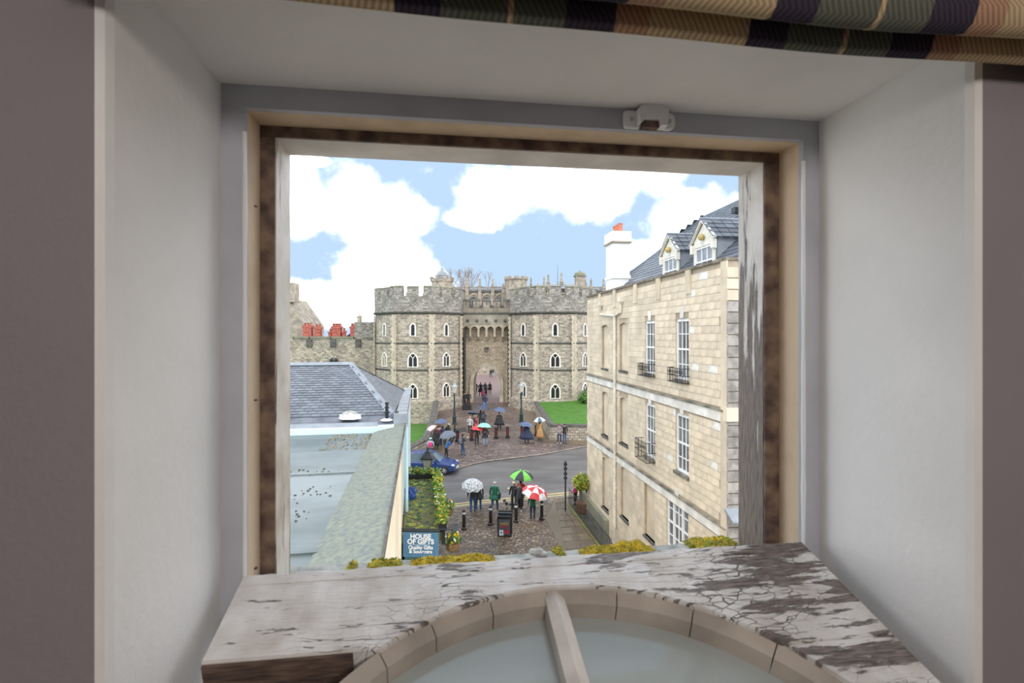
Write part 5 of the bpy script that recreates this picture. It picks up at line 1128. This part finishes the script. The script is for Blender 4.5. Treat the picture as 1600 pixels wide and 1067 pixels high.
def pose_mesh(kind):
    """one continuous skinned figure 1.75 m tall facing +y; face regions: 0 shoe 1 trousers 2 coat 3 skin 4 hair"""
    if kind in POSES: return POSES[kind]
    V = []; Ed = []; Rd = []
    def v(p, r, par=None):
        V.append(Vector(p)); Rd.append(r if isinstance(r, tuple) else (r, r)); i = len(V)-1
        if par is not None: Ed.append((par, i))
        return i
    lean = .28 if kind == 'bend' else 0.0
    T = lambda x, y, z: (x, y+max(0, z-.95)*lean*1.6, z-max(0, z-.95)*lean*.5)
    pel = v((0, 0, .95), (.15, .11)); wa = v(T(0, 0, 1.12), (.145, .105), pel); chn = v(T(0, 0, 1.34), (.165, .115), wa); nb_ = v(T(0, 0, 1.48), (.085, .07), chn)
    nk = v(T(0, .01, 1.54), .052, nb_); hd = v(T(0, .025, 1.63), (.085, .098), nk); ht = v(T(0, .02, 1.725), (.062, .07), hd)
    hands = []
    for s in (-1, 1):
        st = {'walk': .22*s, 'stand': .03*s, 'hold': .05*s, 'photo': .05*s, 'bend': .1*s, 'two': .02*s}[kind]
        hp = v((s*.095, 0, .87), (.092, .095), pel); kn = v((s*.10, st*.55+.03, .49), .062, hp); an = v((s*.105, st-(.06 if st < -.1 else 0), .10+(.04 if st < -.1 else 0)), .043, kn); v((s*.12, st+.15-(.06 if st < -.1 else 0), .045), (.042, .035), an)
        sh = v(T(s*.175, 0, 1.42), .062, nb_)
        if kind in ('hold',) and s == 1: el, wr = T(s*.23, .08, 1.16), T(s*.14, .28, 1.26)
        elif kind in ('photo', 'bend', 'two'): el, wr = T(s*.24, .14, 1.20), T(s*.09, .34, 1.40 if kind == 'photo' else 1.2)
        else: el, wr = T(s*.245, -.03-st*.3, 1.15), T(s*.25, .06-st*.6, .92)
        e_ = v(el, .048, sh); w_ = v(wr, .034, e_); d = (Vector(wr)-Vector(el)).normalized(); pm_ = Vector(wr)+d*.07; hnd = v(pm_, (.036, .022), w_); hands.append(pm_)
        sd = d.cross(Vector((0, 0, 1)) if abs(d.z) < .8 else Vector((0, 1, 0))).normalized()
        for k, (off, ln) in enumerate(((-.03, .05), (-.010, .062), (.010, .058), (.028, .045))):
            a = v(pm_+sd*off+d*ln*.6, .009, hnd); v(pm_+sd*off*1.1+d*ln*1.3+Vector((0, .012, -.008)), .008, a)
        a = v(pm_-sd*.045+d*.0, .010, hnd); v(pm_-sd*.06+d*.035, .009, a)
    me = bpy.data.meshes.new('body'); me.from_pydata(V, Ed, []); o = bpy.data.objects.new('tmp', me); C.objects.link(o)
    m = o.modifiers.new('s', 'SKIN'); m.use_smooth_shade = True; sv = me.skin_vertices[0].data
    for i, r in enumerate(Rd): sv[i].radius = r; sv[i].use_root = (i == 0)
    o.modifiers.new('d', 'SUBSURF').levels = 1
    dg = bpy.context.evaluated_depsgraph_get(); out = bpy.data.meshes.new_from_object(o.evaluated_get(dg)); bpy.data.objects.remove(o)
    hc = Vector(T(0, .025, 1.63)); out.materials.clear()
    for m in (SHOE, DARKC, DARKC, SKIN, HAIRD): out.materials.append(m)
    for p in out.polygons:
        c = p.center; k = 2
        if (c-hc).length < .17 and c.z > hc.z-.12: k = 4 if (c.z > hc.z+.06 or c.y < hc.y-.015) else 3
        elif c.z < .115: k = 0
        elif c.z < .86: k = 1
        for h in hands:
            if (c-h).length < .10: k = 3
        p.material_index = k; p.use_smooth = True
    pass
    out.name = 'body'; POSES[kind] = (out, hc, hands); return POSES[kind]
eyes = MB(); eyes.ball((-.032, .115, .015), .012, 0, 6); eyes.ball((.032, .115, .015), .012, 0, 6); eyes.box(-.025, .025, .105, .113, -.058, -.048, 1); eyes.loft([[(-.012, .11, .01), (.012, .11, .01), (.014, .135, -.02), (-.014, .135, -.02)], [(-.006, .11, -.03), (.006, .11, -.03), (.006, .12, -.03), (-.006, .12, -.03)]], True, 2); eyes.ball((-.088, .02, 0), .024, 2, 6, (.4, 1, 1.2)); eyes.ball((.088, .02, 0), .024, 2, 6, (.4, 1, 1.2))
def person(px, py, label, coat, legs=DARKC, hair=HAIRD, shoe=SHOE, pose='stand', face=180, h=1.75, skirt=None, pack=None, hat=None, bag=None, group=None, g=None):
    """face: heading in degrees, 0 looks away from us towards the castle, 180 looks at us"""
    g = g or G(px, py)
    e_ = thing('person', label, 'person', g+Vector((0, 0, .075 if g.y > 37 or g.y < 31 else .01)), R(face), group); e_.scale = (h/1.75*1.14, h/1.75*1.14, h/1.75)
    me, hc, hands = pose_mesh(pose); me = me.copy()
    for i, m in enumerate((shoe, legs, coat, SKIN, hair)): me.materials[i] = m
    put('body', me, e_)
    eyes.build('face', [HAIRD, REDP, SKIN], e_, hc)
    MB().ball((0, -.012, .035), .104, 0, 10, (.92, 1.0, .95)).build('hair', hair, e_, hc, smooth=True)
    if skirt:                                     # coat tail or cape: top z, hem z, hem radius
        zt, zh, rr_ = skirt; n = 14; rg = []
        for i in range(5):
            f = i/4; r0 = (.17 if zt < 1.3 else .13)+(rr_-.15)*f; z = zt+(zh-zt)*f
            rg.append([((r0*1.15+.012*math.sin(5*a))*math.cos(a), (r0*.85+.012*math.cos(4*a))*math.sin(a), z) for a in [2*math.pi*k/n for k in range(n)]])
        MB().loft(rg).build('coat_tail' if zt < 1.3 else 'cape', coat, e_, smooth=True)
    if pack: 
        o = MB().loft([[(sx*r*.17, -.13-d, z) for sx, d in ((-1, 0), (1, 0), (.8, .17*r), (-.8, .17*r))] for r, z in ((.7, .98), (1, 1.05), (1, 1.3), (.6, 1.44))]).build('backpack', pack, e_)
        for s in (-1, 1): MB().tube([(s*.11, -.13, 1.42), (s*.12, .02, 1.49), (s*.12, .13, 1.36), (s*.13, .05, 1.1), (s*.12, -.12, 1.05)], .018, 5).build('strap', pack, o)
    if hat:
        MB().lathe([(.125, .035), (.115, .06), (.10, .12), (.05, .15), (.01, .155)], 10, (hc.x, hc.y-.01, hc.z)).build('hat', hat, e_, smooth=True)
    if bag: MB().box(-.05, .05, -.14, .14, .82, 1.08).tube([(0, -.12, 1.08), (-.15, 0, 1.46), (0, .12, 1.08)], .012, 5).build('shoulder_bag', bag, e_, (.24, 0, 0))
    return e_
def umbrella(holder, label, cols, r=.55, hgt=2.05, tilt=(0, 0), off=(0, 0), panels=False):
    base_ = holder.location+Vector((off[0], off[1], 0)); e_ = thing('umbrella', label, 'umbrella', base_+Vector((0, 0, hgt-.85)), random.uniform(0, .7)); e_.rotation_euler.x, e_.rotation_euler.y = R(tilt[0]), R(tilt[1])
    n = 8; prof = [(0.02, .85), (.35, .82), (.68, .73), (.9, .62), (1, .53)]
    P = lambda k, f, z: (r*f*math.cos(2*math.pi*k/n), r*f*math.sin(2*math.pi*k/n), .85+(z-.85)*r/.55)
    for k in range(n):
        b = MB(); kk = (k, k+.5, k+1)
        rows = [[P(q, f*(math.cos(math.pi/n)**1 if q == k+.5 else 1), z+(.035*f if q == k+.5 else 0)) for q in kk] for f, z in prof]
        for i in range(4):
            for j in range(2):
                mi = 0
                if len(cols) == 2: mi = (k % 2) if not panels else ((k+(i > 1)) % 2)
                b.face([rows[i][j], rows[i][j+1], rows[i+1][j+1], rows[i+1][j]], mi)
        b.build('canopy_panel', cols, e_, fix=False, smooth=False)
    MB().tube([(0, 0, 0), (0, 0, .9)], .010, 5).build('shaft', BLACKI, e_); MB().tube([(0, 0, .1), (0, 0, -.02), (.03, 0, -.05), (.05, 0, -.02)], .014, 6).build('handle', BLACKI, e_)
    b = MB()
    for k in range(n): b.tube([P(k, .02, .84), P(k, .68, .72), P(k, 1, .52)], .004, 3)
    b.build('ribs', BLACKI, e_)['kind'] = 'stuff'
    return e_
UNAVY = col('navy umbrella cloth', (.05, .065, .11), .5); UBLUE = col('slate blue umbrella cloth', (.09, .125, .22), .5); UGREY = col('grey umbrella cloth', (.14, .16, .21), .5); UTEAL = col('mint umbrella cloth', (.30, .68, .52), .5); URED = col('red umbrella cloth', (.72, .05, .06), .5); UWHITE = col('white umbrella cloth', (.82, .82, .84), .5); UGREEN = col('lime umbrella cloth', (.22, .68, .10), .5); UPINK = col('pale pink umbrella cloth', (.70, .52, .52), .5)
UPAT = mat('black and white print cloth', (.85, .85, .86), .6, .0, 26, col2=(.04, .04, .06), lo=.44, hi=.5, detail=1)
GR = 'people walking through the gateway'
person(743.5, 617, 'person in dark clothes at the left edge of the gateway passage', DARKC, face=180, pose='walk', group=GR)
person(751, 620, 'tall broad person in black in the middle of the gateway', DARKC, face=180, pose='walk', h=1.95, skirt=(1.0, .55, .26), group=GR)
person(758, 617, 'person in dark coat beside the tall figure in the gateway', NAVY, face=180, pose='walk', group=GR)
person(765.5, 617, 'person in black at the right side of the gateway passage', DARKC, face=180, pose='walk', skirt=(1.0, .7, .22), group=GR)
person(754.5, 625, 'child in bright pink coat walking out of the gateway', PINKC, face=180, pose='walk', h=1.35, group=GR)
person(759.5, 621, 'short person in charcoal beside the pink coated child', CHAR, face=180, pose='walk', h=1.5, group=GR)
person(758, 640.5, 'person in dark jacket and bright blue jeans below the gateway', NAVY, col('bright blue denim', (.06, .25, .6)), face=0, pose='walk')
person(767, 591, 'person in black far inside the courtyard', DARKC, face=160, pose='walk'); person(770.5, 590, 'companion in charcoal far inside the courtyard', CHAR, LJEANS, face=160, pose='walk')
person(726, 636.5, 'guard in black standing against the left tower by the chest', DARKC, face=150, h=1.8); person(732, 636, 'second guard in black beside the gateway arch', DARKC, face=190, h=1.85)
p = person(755.5, 671, 'person with dark backpack under navy umbrella on the ramp', CHAR, JEANS, face=0, pose='hold', pack=CHAR); umbrella(p, 'navy umbrella over the backpacker on the ramp', [UNAVY], .68, 2.35, (0, 0), (-.05, .2))
person(751, 669, 'person in black standing beside the backpacker on the ramp', DARKC, face=20)
p = person(780, 673.5, 'figure in long black cape alone on the ramp', DARKC, face=180, pose='hold', skirt=(1.46, .55, .42), h=1.8); umbrella(p, 'slate blue umbrella over the black caped figure', [UBLUE], .66, 2.3, (4, 6))
person(743, 675, 'child in red hooded coat standing on the ramp', REDC, face=150, h=1.35, skirt=(.95, .7, .22), hat=REDC)
p = person(734.5, 680, 'woman in light grey coat and dark trousers on the ramp', LGREY, shoe=WSHOE, hair=col('fair hair', (.45, .3, .16)), face=170, pose='hold'); umbrella(p, 'dark blue umbrella tilted over the woman in light grey', [UNAVY], .55, 2.25, (-12, 14), (.2, .25))
person(738, 678, 'person in charcoal half behind the woman in light grey', CHAR, face=190)
p = person(745, 697, 'person in dark brown under the red umbrella', col('dark brown coat', (.06, .04, .035)), face=180, pose='hold', h=1.6); umbrella(p, 'bright red umbrella on the ramp', [URED], .62, 1.75, (0, 6), (.05, 0))
p = person(758, 698, 'person in black coat and pale jeans under the mint umbrella', DARKC, LJEANS, face=200, pose='hold', skirt=(1.0, .75, .24)); umbrella(p, 'mint green umbrella on the ramp', [UTEAL], .66, 2.0, (-6, 6), (-.1, 0))
p = person(823, 694, 'figure in long navy cape by the red bollards', NAVY, face=150, pose='hold', skirt=(1.46, .42, .56), h=1.8); umbrella(p, 'slate blue umbrella over the navy caped figure', [UBLUE], .68, 1.95, (0, 8), (-.15, -.1))
p = person(843.5, 689, 'person in long tan coat by the right lawn wall', TAN, face=10, pose='hold', skirt=(1.05, .25, .27)); umbrella(p, 'white and blue umbrella over the tan coat', [UWHITE, UBLUE], .58, 2.1, (0, -6))
person(874, 694.5, 'person in grey top and white shoes leaning at the lawn wall', col('mixed grey top', (.30, .24, .24)), NAVY, shoe=WSHOE, hair=col('brown hair', (.16, .08, .05)), face=170, pose='two'); person(882, 694, 'long haired person in black and blue jeans at the lawn wall', DARKC, JEANS, face=200)
person(723, 714, 'photographer in grey with backpack on the kerb holding a camera', CHAR, JEANS, face=-60, pose='photo', pack=col('grey rucksack', (.15, .16, .18)), h=1.8)
CG_ = 'crowd by the left lawn wall'
person(673, 717, 'child in teal hood with pink backpack by the left lawn wall', TEAL, face=0, pack=PINKC, hat=TEAL, h=1.6, group=CG_)
person(681.5, 704, 'person in long black coat in the crowd by the lawn wall', DARKC, face=10, skirt=(1.0, .45, .27), group=CG_)
p = person(686, 697, 'person in pale pink in the crowd by the lawn wall', PINKP, face=150, group=CG_); umbrella(p, 'pale pink umbrella tilted low in the crowd', [UPINK], .6, 1.8, (0, -35), (-.35, 0))
p = person(692, 698, 'person in navy with light bag in the crowd by the lawn wall', NAVY, NAVY, face=20, bag=LGREY, pose='hold', group=CG_); umbrella(p, 'slate blue umbrella above the crowd by the lawn wall', [UBLUE], .6, 2.3, (0, 0), (-.2, .5))
person(700.5, 694, 'person with pink scarf and black rucksack at the edge of the crowd', CHAR, face=-30, pose='walk', pack=DARKC, hat=LGREY, bag=PINKC, group=CG_)
person(711, 696, 'person in black walking past the crowd', DARKC, face=-60, pose='walk', group=CG_)
person(682.5, 699, 'person in maroon at the back of the crowd', col('maroon cloth', (.18, .03, .05)), face=170, group=CG_)
p = person(697, 718, 'person in blue jacket and black hat bending by the car bonnet', BLUEC, face=-80, pose='bend', hat=DARKC); umbrella(p, 'grey blue umbrella lowered beside the blue car', [UGREY], .68, 2.15, (10, -12), (.15, .5))
p = person(739, 803, 'man in dark jacket and jeans under the printed umbrella', CHAR, JEANS, face=8, pose='hold', h=1.78); umbrella(p, 'black and white printed umbrella on the near pavement', [UPAT], .66, 2.0, (18, -6), (-.05, 0))
person(747.5, 799, 'companion in grey coat beside the printed umbrella', CHAR, JEANS, face=-8, skirt=(1.0, .72, .23))
person(773, 803, 'white haired man in green coat walking on the near pavement', GREENC, JEANS, HAIRG, BROWNS, 'walk', -8, 1.82, skirt=(1.0, .78, .23), bag=DARKC)
p = person(814, 797, 'woman in red coat under the green umbrella', REDC, face=20, pose='hold'); umbrella(p, 'lime green and black umbrella over the red coat', [UGREEN, CHAR], .74, 2.3, (6, 4), (0, .1))
person(803.5, 801, 'person in black jacket beside the small dog', DARKC, face=160, hat=col('cream hat', (.6, .5, .35))); person(811, 804, 'person in grey jacket facing the window, white shoes', CHAR, col('grey leggings', (.05, .05, .055)), col('auburn hair', (.2, .06, .04)), WSHOE, 'walk', 180, 1.78)
p = person(832.5, 814, 'small person in dark green coat under the red and white umbrella', GREENC, NAVY, face=10, pose='hold', h=1.55); umbrella(p, 'red and white checked umbrella by the last bollard', [URED, UWHITE], .78, 1.92, (14, 10), (0, .05), True)
person(899.5, 790, 'woman in bright pink jacket by the topiary tub', PINKC, face=60, h=1.65); person(914, 784, 'person in black behind the topiary', DARKC, NAVY, face=200)
# dog
dg_ = thing('small_dog', 'small black and white dog on the near pavement', 'dog', G(797, 799)+Vector((0, 0, .075)), R(70))
V = [(0, -.2, .33), (0, .0, .32), (0, .2, .35), (0, .3, .46), (0, .36, .52), (0, .46, .49), (0, -.3, .42), (0, -.36, .52)]; RD = [.085, .08, .10, .06, .075, .035, .02, .015]; ED = [(1, 0), (1, 2), (2, 3), (3, 4), (4, 5), (0, 6), (6, 7)]
for s in (-1, 1):
    for y, par in ((-.2, 0), (.2, 2)):
        i = len(V); V += [(s*.06, y+(.05 if y < 0 else -.02), .24), (s*.065, y-(.05 if y < 0 else 0), .12), (s*.065, y, .015)]; RD += [.045, .025, .022]; ED += [(par, i), (i, i+1), (i+1, i+2)]
    i = len(V); V += [(s*.05, .34, .60)]; RD += [.018]; ED += [(4, i)]
me = bpy.data.meshes.new('body'); me.from_pydata(V, ED, []); o = bpy.data.objects.new('tmp', me); C.objects.link(o); o.modifiers.new('s', 'SKIN')
for i, r in enumerate(RD): me.skin_vertices[0].data[i].radius = (r, r); me.skin_vertices[0].data[i].use_root = i == 1
o.modifiers.new('d', 'SUBSURF').levels = 1; out = bpy.data.meshes.new_from_object(o.evaluated_get(bpy.context.evaluated_depsgraph_get())); bpy.data.objects.remove(o)
out.materials.clear(); out.materials.append(mat('black and white fur', (.03, .03, .03), .9, .1, 5, col2=(.6, .6, .58), lo=.42, hi=.46)); put('body', out, dg_)
